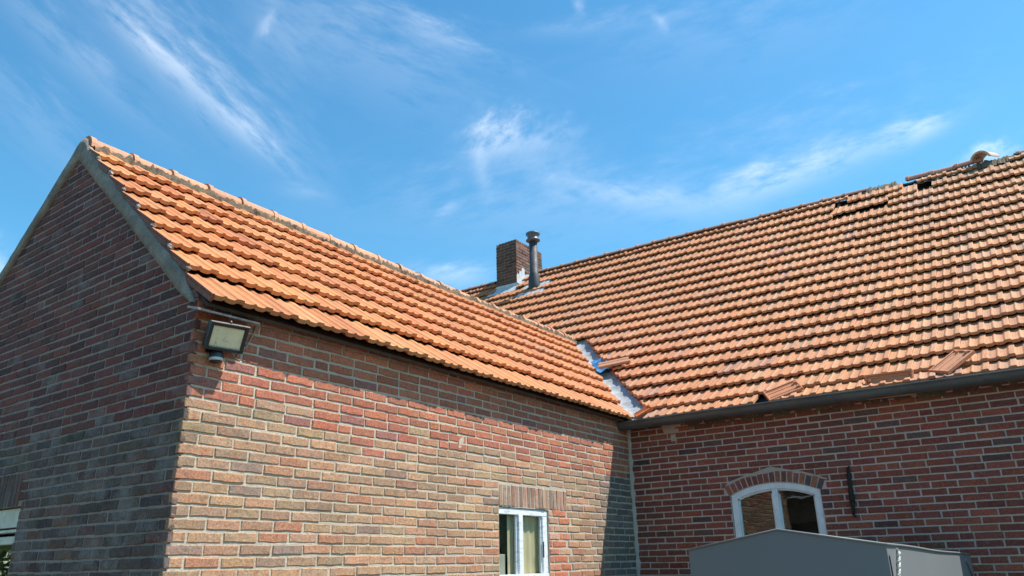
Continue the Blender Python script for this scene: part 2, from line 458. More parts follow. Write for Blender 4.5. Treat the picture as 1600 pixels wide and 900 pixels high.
M_CABLE = mat_plain('cable_sheath', (0.30, 0.24, 0.20), (0.42, 0.35, 0.26), 60, 0.6)
M_IRON = mat_plain('rusty_black_iron', (0.012, 0.012, 0.013), (0.035, 0.024, 0.02), 40, 0.75, 0.2, 0.006)
M_BLUE = mat_plain('blue_plastic', (0.03, 0.15, 0.36), (0.10, 0.30, 0.55), 12, 0.3, 0, 0.01)
M_WOOD = mat_plain('old_roof_timber', (0.05, 0.038, 0.028), (0.09, 0.068, 0.05), 10, 0.9, 0, 0.006)
M_DARKIN = mat_plain('interior_plaster', (0.16, 0.15, 0.13), (0.11, 0.10, 0.09), 4, 0.9)
M_CURT = mat_plain('cream_curtain', (0.80, 0.66, 0.42), (0.74, 0.62, 0.40), 6, 0.85)
M_SILL = mat_plain('cream_sill_board', (0.55, 0.55, 0.45), (0.45, 0.45, 0.38), 6, 0.7)
M_YARD = mat_plain('yard_paving', (0.16, 0.125, 0.095), (0.115, 0.095, 0.07), 0.9, 0.9, 0, 0.01, 30)
M_LEAF = mat_leaf()
M_BARK = mat_plain('bark', (0.10, 0.075, 0.055), (0.06, 0.045, 0.035), 8, 0.9, 0, 0.02)
M_CORR = mat_plain('corrugated_cement', (0.24, 0.20, 0.18), (0.16, 0.14, 0.13), 3, 0.85, 0, 0.004)

# ------------------------------------------------------------------ the place, in metres; E = eye height
E = 1.6
L = 5.178                # wall of the farmhouse is the plane y = L
RIDGE_X, RIDGE_Z = -1.92, 3.20+E
AN_P, AN_PL = 0.858, 0.82                      # slopes of the annex roof
AN_EX = 0.155
def annex_z(x):                                # top plane of the annex roof
    return 1.42+E+AN_P*(AN_EX-x) if x >= RIDGE_X else RIDGE_Z-AN_PL*(RIDGE_X-x)
EAVE_Y = 5.0
def main_z(x, y):
    u = y-EAVE_Y; return 1.429+E+0.7057*u+0.0314*u*u-0.0048*(x-1)*u
MAIN_RIDGE_Y = 9.71
_yy = np.linspace(EAVE_Y, MAIN_RIDGE_Y+0.6, 400)
_zz = main_z(1.0, _yy)
_ss = np.concatenate([[0], np.cumsum(np.hypot(np.diff(_yy), np.diff(_zz)))])
def main_pt(x, s):
    if s < 0: y = EAVE_Y+s*0.817
    else: y = float(np.interp(s, _ss, _yy))
    return np.array([x, y, main_z(x, y)])
def main_frame(x, s, ln=0.4):
    p = main_pt(x, s); q = main_pt(x, s+ln); v = q-p; v /= np.linalg.norm(v)
    u = np.array([1.0, 0, (main_z(x+0.5, p[1])-main_z(x-0.5, p[1]))]); u -= v*(u@v); u /= np.linalg.norm(u)
    return p, u, v, np.cross(u, v)
COURSE = 0.0636
Z0 = 0.652+E

ground = MB(); ground.poly([(-700, -700, 0), (700, -700, 0), (700, 700, 0), (-700, 700, 0)])
tag(ground.build('ground', M_YARD), kind='structure')

annex = empty('brick_annex', (0, 0, 0), 'low brick side wing with steep orange tiled roof and cement edged gable', 'building')
farm = empty('brick_farmhouse', (0, L, 0), 'long dark red brick farmhouse with large weathered tiled roof and damaged ridge', 'building')

# ------------------------------------------------------------------ walls
def wall_sheet(name, outer, holes, mapf, depth, mat, parent):
    """mortar body of a wall: a slab with openings, front face at n = 0 of mapf(u, v, n)"""
    loops = [outer]+holes
    tris = tessellate_polygon([[Vector((a, b, 0)) for a, b in lp] for lp in loops])
    flat = [p for lp in loops for p in lp]
    mb = MB()
    n = len(flat)
    v = [mapf(a, b, 0.0) for a, b in flat]+[mapf(a, b, -depth) for a, b in flat]
    f = [tuple(t) for t in tris]+[tuple(k+n for k in reversed(t)) for t in tris]
    i0 = 0
    for lp in loops:
        m = len(lp)
        for k in range(m):
            a, b = i0+k, i0+(k+1) % m
            f.append((a, b, b+n, a+n))
        i0 += m
    mb.add(v, f)
    o = mb.build(name, mat, parent)
    recalc(o.data)
    return o

def clip_poly(poly, planes):
    for (a, b, c) in planes:                    # keep a*u + b*v <= c
        res = []
        for i in range(len(poly)):
            p, q = poly[i], poly[(i+1) % len(poly)]
            dp, dq = a*p[0]+b*p[1]-c, a*q[0]+b*q[1]-c
            if dp <= 0: res.append(p)
            if (dp < 0) != (dq < 0) and abs(dp-dq) > 1e-9:
                t = dp/(dp-dq); res.append((p[0]+t*(q[0]-p[0]), p[1]+t*(q[1]-p[1])))
        poly = res
        if len(poly) < 3: return []
    return poly

def brick_geo(poly, proud, rough, rnd, depth=0.03, bev=0.0035):
    """front outline -> verts (u, v, n) and faces of one uneven brick"""
    pts = []
    m = len(poly)
    for i in range(m):
        p, q = poly[i], poly[(i+1) % m]
        ln = math.hypot(q[0]-p[0], q[1]-p[1])
        k = max(1, int(round(ln/0.042)))
        for j in range(k):
            t = j/k
            jit = rough if j else rough*0.8
            pts.append((p[0]+t*(q[0]-p[0])+rnd.uniform(-jit, jit), p[1]+t*(q[1]-p[1])+rnd.uniform(-jit, jit)))
    cu = sum(p[0] for p in pts)/len(pts); cv = sum(p[1] for p in pts)/len(pts)
    tu, tv = rnd.uniform(-0.012, 0.012), rnd.uniform(-0.03, 0.03)
    w = max(p[0] for p in pts)-min(p[0] for p in pts); h = max(p[1] for p in pts)-min(p[1] for p in pts)
    su, sv = max(0.2, 1-2*bev/max(w, 1e-3)), max(0.2, 1-2*bev/max(h, 1e-3))
    front = [(cu+(p[0]-cu)*su, cv+(p[1]-cv)*sv, proud+(p[0]-cu)*tu+(p[1]-cv)*tv) for p in pts]
    mid = [(p[0], p[1], proud-bev*rnd.uniform(0.6, 1.3)+(p[0]-cu)*tu+(p[1]-cv)*tv) for p in pts]
    back = [(p[0], p[1], -depth) for p in pts]
    k = len(pts)
    faces = [tuple(range(k))]
    for a in range(k):
        b = (a+1) % k
        faces.append((k+a, k+b, b, a)); faces.append((2*k+a, 2*k+b, k+b, k+a))
    return front+mid+back, faces

def add_noise(c, amt):
    g = random.gauss(0, amt)
    return tuple(max(0.008, v*(1+g+random.gauss(0, amt*0.3))) for v in c)

class BrickWall:
    """collects bricks of one wall face; the largest in view become objects, the rest one mesh"""
    def __init__(s, mapf, normal): s.mapf, s.normal, s.items = mapf, np.asarray(normal, float), []
    def put(s, poly, tint, full=None, rough=0.0016, proud=None):
        if len(poly) < 3: return
        us = [p[0] for p in poly]; vs = [p[1] for p in poly]
        w, h = max(us)-min(us), max(vs)-min(vs)
        if w < 0.012 or h < 0.012: return
        c = s.mapf((max(us)+min(us))/2, (max(vs)+min(vs))/2, 0)
        pr = project(c); score = 0
        if pr and -20 < pr[0] < 1620 and -20 < pr[1] < 905:
            d = CAM-c; dist = np.linalg.norm(d)
            score = max(0, (d/dist)@s.normal)*w*h/dist**2
        s.items.append(dict(poly=poly, tint=tint, full=full, rough=rough, c=c, score=score, cu=(max(us)+min(us))/2, cv=(max(vs)+min(vs))/2,
                            proud=proud if proud is not None else random.uniform(-0.0015, 0.003)))
def finish_bricks(walls, thing, n_single, stuff_name):
    """walls: list of (BrickWall, part object)"""
    allit = [(it, w, part) for w, part in walls for it in w.items]
    order = sorted(range(len(allit)), key=lambda i: -allit[i][0]['score'])
    single = set(i for i in order[:n_single] if allit[i][0]['score'] > 0)
    rest = MB(); cache = {}
    rnd = random.Random(3)
    for i, (it, w, part) in enumerate(allit):
        if i in single and it['full'] is not None:
            key = (id(w), it['full'], rnd.randrange(7))
            if key not in cache:
                lw, lh = it['full']
                v, f = brick_geo([(-lw/2, -lh/2), (lw/2, -lh/2), (lw/2, lh/2), (-lw/2, lh/2)], 0.001, it['rough'], rnd)
                o0 = w.mapf(0, 0, 0); mb = MB(); mb.add([np.asarray(w.mapf(*p))-o0 for p in v], f)
                me = mb.mesh('brick', M_BRICK); recalc(me); cache[key] = me
            o = bpy.data.objects.new('brick', cache[key])
            link(o, part, w.mapf(it['cu'], it['cv'], it['proud']))
        elif i in single:
            v, f = brick_geo([(a-it['cu'], b-it['cv']) for a, b in it['poly']], 0.001, it['rough'], rnd)
            o0 = w.mapf(0, 0, 0); mb = MB(); mb.add([np.asarray(w.mapf(*p))-o0 for p in v], f)
            me = mb.mesh('brick', M_BRICK); recalc(me)
            o = bpy.data.objects.new('brick', me)
            link(o, part, w.mapf(it['cu'], it['cv'], it['proud']))
        else:
            v, f = brick_geo(it['poly'], it['proud'], it['rough'], rnd)
            rest.add([w.mapf(*p) for p in v], f, (*it['tint'], rnd.random()*3))
            continue
        o.color = it['tint']
    o = rest.build(stuff_name, M_BRICK, thing)
    recalc(o.data)
    o['kind'] = 'stuff'
    return o

def wave(u, r, k=0.0):
    return 0.0035*math.sin(u*1.7+r*0.31+k)+0.002*math.sin(u*4.9+r*1.3+k)

# ---- annex gable wall (plane y = 0, facing -y); u runs from the corner to -x
mapA = lambda u, v, n: np.array([-u, -n, v])
GW = 3.84
WA = (1.80, 2.90, 1.00, 0.43+E)               # window opening in u, v
def gable_top(u):
    return annex_z(-u)-0.05
gable_outer = [(0.012, -0.2), (0.012, gable_top(0.0)), (-RIDGE_X, RIDGE_Z-0.05), (GW, gable_top(GW)), (GW, -0.2)]
hole = [(WA[0], WA[2]), (WA[1], WA[2]), (WA[1], WA[3]), (WA[0], WA[3])]
mA = lambda u, v, n: mapA(u, v, n-0.004)
gable = wall_sheet('gable_wall', gable_outer, [hole], mA, 0.16, M_MORT_A, annex)
bwA = BrickWall(mapA, (0, -1, 0))
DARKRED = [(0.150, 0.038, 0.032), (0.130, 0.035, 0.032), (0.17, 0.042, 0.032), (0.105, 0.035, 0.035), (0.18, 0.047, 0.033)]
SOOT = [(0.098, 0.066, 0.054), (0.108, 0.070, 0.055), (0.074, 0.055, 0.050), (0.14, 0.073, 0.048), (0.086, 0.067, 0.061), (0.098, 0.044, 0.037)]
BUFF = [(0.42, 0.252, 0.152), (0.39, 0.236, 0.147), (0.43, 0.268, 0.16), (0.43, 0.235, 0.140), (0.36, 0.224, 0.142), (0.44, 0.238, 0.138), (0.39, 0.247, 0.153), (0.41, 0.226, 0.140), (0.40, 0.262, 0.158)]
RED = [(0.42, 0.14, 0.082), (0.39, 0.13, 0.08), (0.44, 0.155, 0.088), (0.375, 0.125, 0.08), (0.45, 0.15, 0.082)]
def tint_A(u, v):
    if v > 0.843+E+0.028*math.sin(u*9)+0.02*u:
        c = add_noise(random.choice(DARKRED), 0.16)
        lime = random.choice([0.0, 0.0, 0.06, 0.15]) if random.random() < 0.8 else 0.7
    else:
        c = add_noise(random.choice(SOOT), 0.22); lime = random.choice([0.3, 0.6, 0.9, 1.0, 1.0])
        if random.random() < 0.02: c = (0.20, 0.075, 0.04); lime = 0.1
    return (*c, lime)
slopeR = lambda: (-AN_P*-1.0, 1.0)             # placeholder for readability of the plane below
planesA = [(-AN_P, 1.0, 1.42+E+AN_P*AN_EX-0.055), (AN_PL, 1.0, RIDGE_Z-AN_PL*RIDGE_X-0.055)]
planesA = [(-AN_P, 1.0, 1.42+E+AN_P*AN_EX-0.055), (AN_PL, 1.0, RIDGE_Z+AN_PL*(-RIDGE_X)-0.055)]
BL, BH, BP = 0.2060, 0.0500, 0.2195
def course_bricks(u_start, u_end, first, cuts, jit=0.004):
    """spans of bricks along a course, less the cut intervals"""
    spans = []
    u = u_start; ln = first
    while u < u_end-0.02:
        e = min(u+ln, u_end)
        spans.append((u, e)); u = e+(BP-BL)
        ln = BL+random.uniform(-jit, jit)
        if random.random() < 0.018: ln = BL*0.5
    res = []
    for a, b in spans:
        pieces = [(a, b)]
        for c, d in cuts:
            nxt = []
            for p, q in pieces:
                if q <= c or p >= d: nxt.append((p, q)); continue
                if p < c-0.02: nxt.append((p, c-0.004))
                if q > d+0.02: nxt.append((d+0.004, q))
            pieces = nxt
        res += pieces
    return res
LA = (1.85, 2.92, 0.432+E, 0.656+E)            # soldier lintel over the gable window
nrows_dn = int(Z0/COURSE)+1
for r in range(-nrows_dn, 45):
    v0 = Z0+r*COURSE+0.0064; v1 = v0+BH
    if v1 > RIDGE_Z: break
    cuts = []
    if v1 > WA[2] and v0 < WA[3]: cuts.append((WA[0]+0.01*math.sin(r*2.1), WA[1]))
    if v1 > LA[2]+0.01 and v0 < LA[3]-0.02: cuts.append((LA[0], LA[1]))
    for a, b in course_bricks(0.0, GW, BL if r % 2 == 0 else 0.1, cuts):
        w = wave((a+b)/2, r)
        poly = clip_poly([(a, v0+w), (b, v0+w), (b, v1+w), (a, v1+w)], planesA)
        full = (round(b-a, 2), BH) if abs((b-a)-BL) < 0.012 and len(poly) == 4 and gable_top((a+b)/2) > v1+0.2 else None
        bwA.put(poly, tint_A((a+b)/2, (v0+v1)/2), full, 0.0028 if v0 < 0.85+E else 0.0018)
u = LA[0]
while u < LA[1]:
    wd = 0.046+random.uniform(-0.003, 0.003)
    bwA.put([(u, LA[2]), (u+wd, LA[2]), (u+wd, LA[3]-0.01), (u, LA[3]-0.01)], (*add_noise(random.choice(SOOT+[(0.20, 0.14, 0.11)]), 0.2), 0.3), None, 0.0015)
    u += 0.057

# ---- annex side wall (plane x = 0, facing +x); u = y
mapB = lambda u, v, n: np.array([n, u, v])
WB = (2.832, 3.556, -0.13+E, 0.455+E)
holeB = [(WB[0], WB[2]), (WB[1], WB[2]), (WB[1], WB[3]), (WB[0], WB[3])]
mB = lambda u, v, n: mapB(u, v, n-0.004)
side = wall_sheet('side_wall', [(0.02, -0.2), (L-0.004, -0.2), (L-0.004, 1.49+E), (0.02, 1.49+E)], [holeB], mB, 0.16, M_MORT_B, annex)
bwB = BrickWall(mapB, (1, 0, 0))
LB = (2.832, 3.866, 0.462+E, 0.632+E)
def tint_B(u, v, r):
    lim = 0.843+E+COURSE*(1 if (math.sin(u*5.1)+math.sin(u*2.3+1)) > 0.9 else 0)-0.01
    if 0.35 < u < 0.8 and r == 3: lim += 0.02
    if v > lim:
        c = add_noise(random.choice(RED), 0.09)
        if random.random() < 0.04: c = (0.30, 0.12, 0.10)
        lime = 0.05
        if r <= 4 and random.random() < 0.18: c = add_noise(random.choice(BUFF), 0.1)
    elif WB[1] < u < 3.87 and v < 0.46+E:
        c = add_noise(random.choice([(0.50, 0.20, 0.12), (0.52, 0.17, 0.09), (0.47, 0.27, 0.18)]), 0.08); lime = 0.05
    else:
        c = add_noise(random.choice(BUFF), 0.09); lime = random.choice([0.0, 0.0, 0.1, 0.25])
        if random.random() < 0.07: c = (0.42, 0.19, 0.11)
        if random.random() < 0.05: c = (0.29, 0.19, 0.145)
        if r >= 1 and random.random() < 0.05: c = add_noise(random.choice(RED), 0.08)
        k = min(1.0, max(0.0, (u-4.25)/0.5))      # soot and the inner corner's shade, both put into the brick tint
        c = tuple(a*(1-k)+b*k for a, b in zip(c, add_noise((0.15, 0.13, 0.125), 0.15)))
    return (*c, lime)
for r in range(-nrows_dn, 13):
    v0 = Z0+r*COURSE+0.0064; v1 = v0+BH
    if v1 > 1.56+E: break
    cuts = []
    if v1 > WB[2] and v0 < WB[3]: cuts.append((WB[0]-0.002, WB[1]))
    if v1 > LB[2]+0.01 and v0 < LB[3]-0.015: cuts.append((LB[0], LB[1]))
    if WB[2] < v0 < LB[2]: cuts.append((3.852+0.05*(r % 2), 3.864+0.05*(r % 2)))
    for a, b in course_bricks(0.0, L-0.012, BL if r % 2 else 0.1, cuts):
        um = (a+b)/2
        w = wave(um, r, 2)
        tlt = 0.0022*random.uniform(-1, 1); v1 = v0+BH-0.0025+0.004*random.random()
        poly = [(a, v0+w-tlt), (b, v0+w+tlt), (b, v1+w+tlt), (a, v1+w-tlt)]
        full = (round(b-a, 2), BH) if abs((b-a)-BL) < 0.012 else None
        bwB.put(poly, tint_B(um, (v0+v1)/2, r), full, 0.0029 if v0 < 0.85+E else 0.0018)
u = LB[0]+0.004
while u < LB[1]-0.04:
    wd = 0.0475+random.uniform(-0.003, 0.003)
    c = add_noise(random.choice([(0.38, 0.24, 0.17), (0.30, 0.21, 0.16), (0.40, 0.25, 0.175), (0.25, 0.18, 0.145), (0.42, 0.21, 0.15)]), 0.1)
    bwB.put([(u, LB[2]), (u+wd, LB[2]), (u+wd, LB[3]), (u, LB[3])], (*c, 0.05), None, 0.0013)
    u += 0.0573
patch = MB(); 
pp = []
for k in range(14):
    a = 2*math.pi*k/14; rr = 0.8+0.35*random.random()
    pp.append((2.345+0.024*rr*math.cos(a)+0.02*math.sin(a), 0.915+E+0.045*rr*math.sin(a)))
pv = [mapB(a, b, 0.004) for a, b in pp]+[mapB(a, b, -0.004) for a, b in pp]
patch.add(pv, [tuple(range(14))]+[(k, (k+1) % 14, 14+(k+1) % 14, 14+k) for k in range(14)])
patch.build('mortar_patch', M_MORT_B, side)

# inner corner mortar fillet between the two buildings
fil = MB(); prev = None
for k in range(60):
    z = 0.0+k*0.052; wv = 0.020+0.010*math.sin(k*1.9)+0.008*random.random()
    ring = [(0.001, L-wv-0.008, z), (0.010, L-0.012, z), (wv+0.004, L-0.001, z)]
    if prev: fil.add(prev+ring, [(0, 1, 4, 3), (1, 2, 5, 4)])
    prev = ring
fil.build('corner_mortar', M_MORT_C, annex, True)

# ---- farmhouse wall (plane y = L, facing -y); u = x
mapC = lambda u, v, n: np.array([u, L-n, v])
WC = (1.062, 1.912); WC_SPR, WC_RISE = 0.602+E, 0.095
AC = (WC[0]+WC[1])/2; AR = ((WC[1]-WC[0])**2/8/WC_RISE)+WC_RISE/2; AZ = WC_SPR+WC_RISE-AR
HALF = math.asin((WC[1]-WC[0])/2/AR)
def arc_pts(rad, n, half=HALF): return [(AC+rad*math.sin(-half+2*half*k/n), AZ+rad*math.cos(-half+2*half*k/n)) for k in range(n+1)]
WC_BOT = -0.55+E
holeC = [(WC[1], WC_BOT), (WC[0], WC_BOT)]+arc_pts(AR, 16)
mC = lambda u, v, n: mapC(u, v, n-0.003)
FW = 9.0
main_wall = wall_sheet('front_wall', [(0.004, -0.2), (FW, -0.2), (FW, 1.42+E), (0.004, 1.42+E)], [holeC], mC, 0.2, M_MORT_C, farm)
bwC = BrickWall(mapC, (0, -1, 0))
CRED = [(0.225, 0.056, 0.038), (0.20, 0.052, 0.038), (0.245, 0.064, 0.040), (0.185, 0.050, 0.039), (0.255, 0.070, 0.042)]
CH, CHT = 0.0607, 0.0486
AROUT = AR+0.108
def tint_C(u, v):
    c = add_noise(random.choice(CRED), 0.12); lime = 0.0
    if random.random() < 0.018: c = (0.085, 0.040, 0.038)
    elif random.random() < 0.05: c = (0.12, 0.062, 0.055)
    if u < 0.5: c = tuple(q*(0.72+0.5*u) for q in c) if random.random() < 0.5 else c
    return (*c, lime)
zc0 = 0.364+E
BLs, BPs = BL, BP
BL, BP = 0.1960, 0.2078
for r in range(-34, 20):
    v0 = zc0+r*CH+0.006; v1 = v0+CHT
    if v1 > 1.40+E or v0 < -0.05: continue
    vm = (v0+v1)/2
    cuts = []; arch_clip = None
    if vm < WC_SPR and vm > WC_BOT: cuts.append((WC[0], WC[1]))
    elif vm >= WC_SPR-0.01:
        lim = AROUT*math.sin(HALF)+0.012
        hws = [min(math.sqrt(max(0.0, (AROUT+0.008)**2-(q-AZ)**2)), lim) for q in (v0, v1)]
        if hws[0] > 0: cuts.append((AC-hws[1], AC+hws[1])); arch_clip = hws
    if 0.43+E < vm < 0.52+E: pass
    for a, b in course_bricks(0.02 if r % 2 else 0.02, FW, BL*(0.5 if r % 2 else 1.0)+0.01*((r*7) % 3), cuts, 0.005):
        w = wave((a+b)/2, r, 4)*0.7
        um = (a+b)/2
        full = (round(b-a, 2), CHT) if abs((b-a)-BL) < 0.012 else None
        poly = [(a, v0+w), (b, v0+w), (b, v1+w), (a, v1+w)]
        if arch_clip and arch_clip[0] > arch_clip[1] and abs(um-AC) < arch_clip[0]+0.25:
            h0, h1 = arch_clip; k = (h0-h1)/(v1-v0); sg = 1 if um < AC else -1
            poly = clip_poly(poly, [(sg, -k, sg*AC-h0-k*v0)]); full = None
            if h1 == 0 and um < AC: poly = clip_poly(poly, [(1, 0, AC)]) 
        bwC.put(poly, tint_C(um, vm), full, 0.0013)
BL, BP = BLs, BPs
# arch of bricks over the window
NV = 17
for k in range(NV):
    h2 = math.asin((WC[1]-WC[0]+0.03)/2/AR)
    a0 = -h2+2*h2*k/NV+0.0045; a1 = -h2+2*h2*(k+1)/NV-0.0045
    top = AROUT-0.006-0.01*random.random()
    q = lambda rad, a: (AC+rad*math.sin(a), AZ+rad*math.cos(a))
    c = add_noise(random.choice([(0.24, 0.078, 0.055), (0.22, 0.07, 0.055), (0.28, 0.11, 0.06), (0.19, 0.06, 0.052)]), 0.1)
    if k in (14, 16): c = (0.10, 0.065, 0.075)
    bwC.put([q(AR+0.004, a0), q(AR+0.004, a1), q(top, a1), q(top, a0)], (*c, 0.0), None, 0.0012)
# ragged mortar on top of the arch and under the gutter
sm = MB()
def smear(mb, mapf, pts, n0=0.001, jit=0.006):
    out = []
    for i in range(len(pts)):
        p, q = pts[i], pts[(i+1) % len(pts)]; k = max(1, int(math.hypot(q[0]-p[0], q[1]-p[1])/0.03))
        for j in range(k):
            t = j/k; out.append((p[0]+t*(q[0]-p[0])+random.uniform(-jit, jit), p[1]+t*(q[1]-p[1])+random.uniform(-jit, jit)))
    m = len(out); tri = tessellate_polygon([[Vector((a, b, 0)) for a, b in out]])
    v = [mapf(a, b, n0+random.uniform(0, 0.002)) for a, b in out]+[mapf(a, b, -0.006) for a, b in out]
    mb.add(v, [tuple(t) for t in tri]+[(k, (k+1) % m, m+(k+1) % m, m+k) for k in range(m)])
smear(sm, mapC, arc_pts(AROUT-0.002, 14, HALF*1.05)+list(reversed(arc_pts(AROUT+0.007, 14, HALF*1.06))), 0.001, 0.003)
smear(sm, mapC, [(0.42, 1.275+E), (0.58, 1.27+E), (0.62, 1.36+E), (0.40, 1.36+E)])
smear(sm, mapC, [(0.49, 1.19+E), (0.55, 1.19+E), (0.55, 1.26+E), (0.49, 1.26+E)])
smear(sm, mapC, [(1.24, 0.755+E), (1.40, 0.785+E), (1.60, 0.80+E), (1.40, 0.80+E)])
o = sm.build('mortar_smear', M_MORT_C, main_wall); recalc(o.data); o['kind'] = 'stuff'
sm2 = MB()
x = 0.7
while x < 6.5:
    wd = random.uniform(0.05, 0.24); hh = random.uniform(0.012, 0.04)
    smear(sm2, mapC, [(x, 1.335+E-hh), (x+wd, 1.335+E-hh*random.uniform(0.4, 1)), (x+wd, 1.40+E), (x, 1.40+E)], 0.003, 0.005)
    x += wd+random.uniform(0.01, 0.10)
o = sm2.build('mortar_bedding', M_MORT_R, main_wall); recalc(o.data); o['kind'] = 'stuff'

finish_bricks([(bwA, gable), (bwB, side)], annex, 300, 'brickwork')
finish_bricks([(bwC, main_wall)], farm, 300, 'brickwork')

# ---- other walls so that both buildings are closed bodies
bk = MB()
bk.box((-GW, 0.17, -0.2), (-GW+0.16, 14.0, 1.50+E)); bk.build('rear_side_wall', M_MORT_A, annex)
fb = MB()
fb.box((-9, L+0.21, -0.2), (-8.8, 14.2, 1.4+E)); fb.box((FW-0.2, L+0.21, -0.2), (FW, 14.2, 1.4+E)); fb.box((-9, 14.2, -0.2), (FW, 14.4, 1.4+E))
fb.box((-9, L-0.005, -0.2), (-GW-0.02, L+0.2, 1.4+E))
# gable triangles of the farmhouse
for gx in (-9, FW-0.2):
    pts = [(L, 1.4+E)]+[(y, main_z(gx, y)-0.12) for y in np.linspace(L+0.1, MAIN_RIDGE_Y, 12)]+[(14.3, 1.4+E)]
    v = [(gx, a, b) for a, b in pts]+[(gx+0.2, a, b) for a, b in pts]; m = len(pts)
    fb.add(v, [tuple(range(m)), tuple(range(2*m-1, m-1, -1))]+[(k, (k+1) % m, m+(k+1) % m, m+k) for k in range(m)])
o = fb.build('rear_wall', M_MORT_C, farm); recalc(o.data)

# ------------------------------------------------------------------ roof tiles
TW, TL, GAUGE = 0.197, 0.405, 0.325
PROF = [(0.0, 0.002), (0.05, -0.001), (0.17, -0.002), (0.28, 0.001), (0.325, 0.009), (0.36, 0.014), (0.40, 0.013), (0.44, 0.004),
        (0.56, 0.0), (0.68, 0.002), (0.735, 0.010), (0.765, 0.018), (0.80, 0.021), (0.97, 0.021), (1.0, 0.017)]
LIFT, THICK = 0.066, 0.030
def tile_geo(variant, length=TL, lift=LIFT):
    rnd = random.Random(100+variant)
    w = TW*(1.0+rnd.uniform(-0.004, 0.004))
    vs = [0.0, 0.008, length*0.5, length]
    n = len(PROF)
    V, UV = [], []
    def h(u, v): return lift*(1-v/length)
    for lv, v in enumerate(vs):
        for pu, ph in PROF:
            e = -0.003 if lv == 0 else 0.0
            b = rnd.uniform(-0.0025, 0.0025) if lv == 0 else 0
            V.append((pu*w, v+b+(0.003 if lv == 0 else 0), h(pu, v)+ph*0.76+e)); UV.append((pu*w, v))
    for v in (0.0, length):
        for pu, ph in PROF:
            V.append((pu*w, v, h(pu, v)+ph*0.76-THICK)); UV.append((pu*w, v))
    F = []
    for r in range(3):
        for k in range(n-1): F.append((r*n+k, r*n+k+1, (r+1)*n+k+1, (r+1)*n+k))
    b0, b1 = 4*n, 5*n
    for k in range(n-1):
        F.append((b0+k, b0+k+1, k+1, k)); F.append((b1+k, b1+k+1, b0+k+1, b0+k))
    F.append((0, n, 2*n, 3*n, b1, b0)); F.append((b0+n-1, b1+n-1, 4*n-1, 3*n-1, 2*n-1, n-1))
    F.append(tuple([3*n+k for k in range(n)]+[b1+k for k in range(n-1, -1, -1)]))
    return np.array(V), F, UV
LIFT_A = 0.057
TILES = [tile_geo(k) for k in range(6)]+[tile_geo(k, TL, LIFT_A) for k in range(6)]
def verge_geo(k):
    """tile with the fluted flange that hangs over the gable edge"""
    V, F, UV = TILES[k+6]
    V = V.tolist(); F = list(F); UV = list(UV)
    prof = [(0.002, 0.0), (-0.010, -0.003), (-0.010, -0.014), (-0.003, -0.017), (-0.003, -0.024), (-0.010, -0.027), (-0.010, -0.050), (0.004, -0.054), (0.012, -0.026)]
    m = len(prof); b = len(V)
    for v, l in ((0.0, LIFT_A+0.004), (TL*0.98, 0.008)):
        for u, z in prof: V.append((u, v, l+z)); UV.append((u*3, v))
    for q in range(m):
        F.append((b+q, b+(q+1) % m, b+m+(q+1) % m, b+m+q))
    F.append(tuple(b+q for q in range(m))); F.append(tuple(b+m+q for q in range(m-1, -1, -1)))
    return np.array(V), F, UV
VTILES = [verge_geo(k) for k in range(3)]
def tile_mesh(geo, name='roof_tile'):
    mb = MB(); mb.add(geo[0], geo[1], None, geo[2]); me = mb.mesh(name, M_TILE); recalc(me); return me
TILE_ME = [tile_mesh(g) for g in TILES]
VTILE_ME = [tile_mesh(g) for g in VTILES]
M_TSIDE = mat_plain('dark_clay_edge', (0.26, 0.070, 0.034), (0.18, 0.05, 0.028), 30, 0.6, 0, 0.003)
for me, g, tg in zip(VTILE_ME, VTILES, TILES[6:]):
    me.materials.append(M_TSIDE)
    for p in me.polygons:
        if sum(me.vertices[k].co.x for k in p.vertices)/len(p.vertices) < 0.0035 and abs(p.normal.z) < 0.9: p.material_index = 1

def cut_geo(geo, R, P, planes):
    """world-space cut of a tile by planes (co, no): the +no side is removed"""
    bm = bmesh.new()
    vs = [bm.verts.new(Vector(P+R@p)) for p in geo[0]]
    uvl = bm.loops.layers.uv.new("UVMap")
    for f in geo[1]:
        try: fc = bm.faces.new([vs[k] for k in f])
        except ValueError: continue
        for lp, k in zip(fc.loops, f): lp[uvl].uv = geo[2][k]
    for co, no in planes:
        res = bmesh.ops.bisect_plane(bm, geom=list(bm.verts)+list(bm.edges)+list(bm.faces), plane_co=Vector(co), plane_no=Vector(no), clear_outer=True)
        ed = [e for e in res['geom_cut'] if isinstance(e, bmesh.types.BMEdge)]
        if ed:
            try: bmesh.ops.holes_fill(bm, edges=ed, sides=0)
            except Exception: pass
    bm.verts.index_update()
    V = np.array([v.co[:] for v in bm.verts]) if len(bm.verts) else np.zeros((0, 3))
    F = [tuple(v.index for v in f.verts) for f in bm.faces]
    FUV = [[tuple(lp[uvl].uv) for lp in f.loops] for f in bm.faces]
    bm.free()
    return V, F, FUV

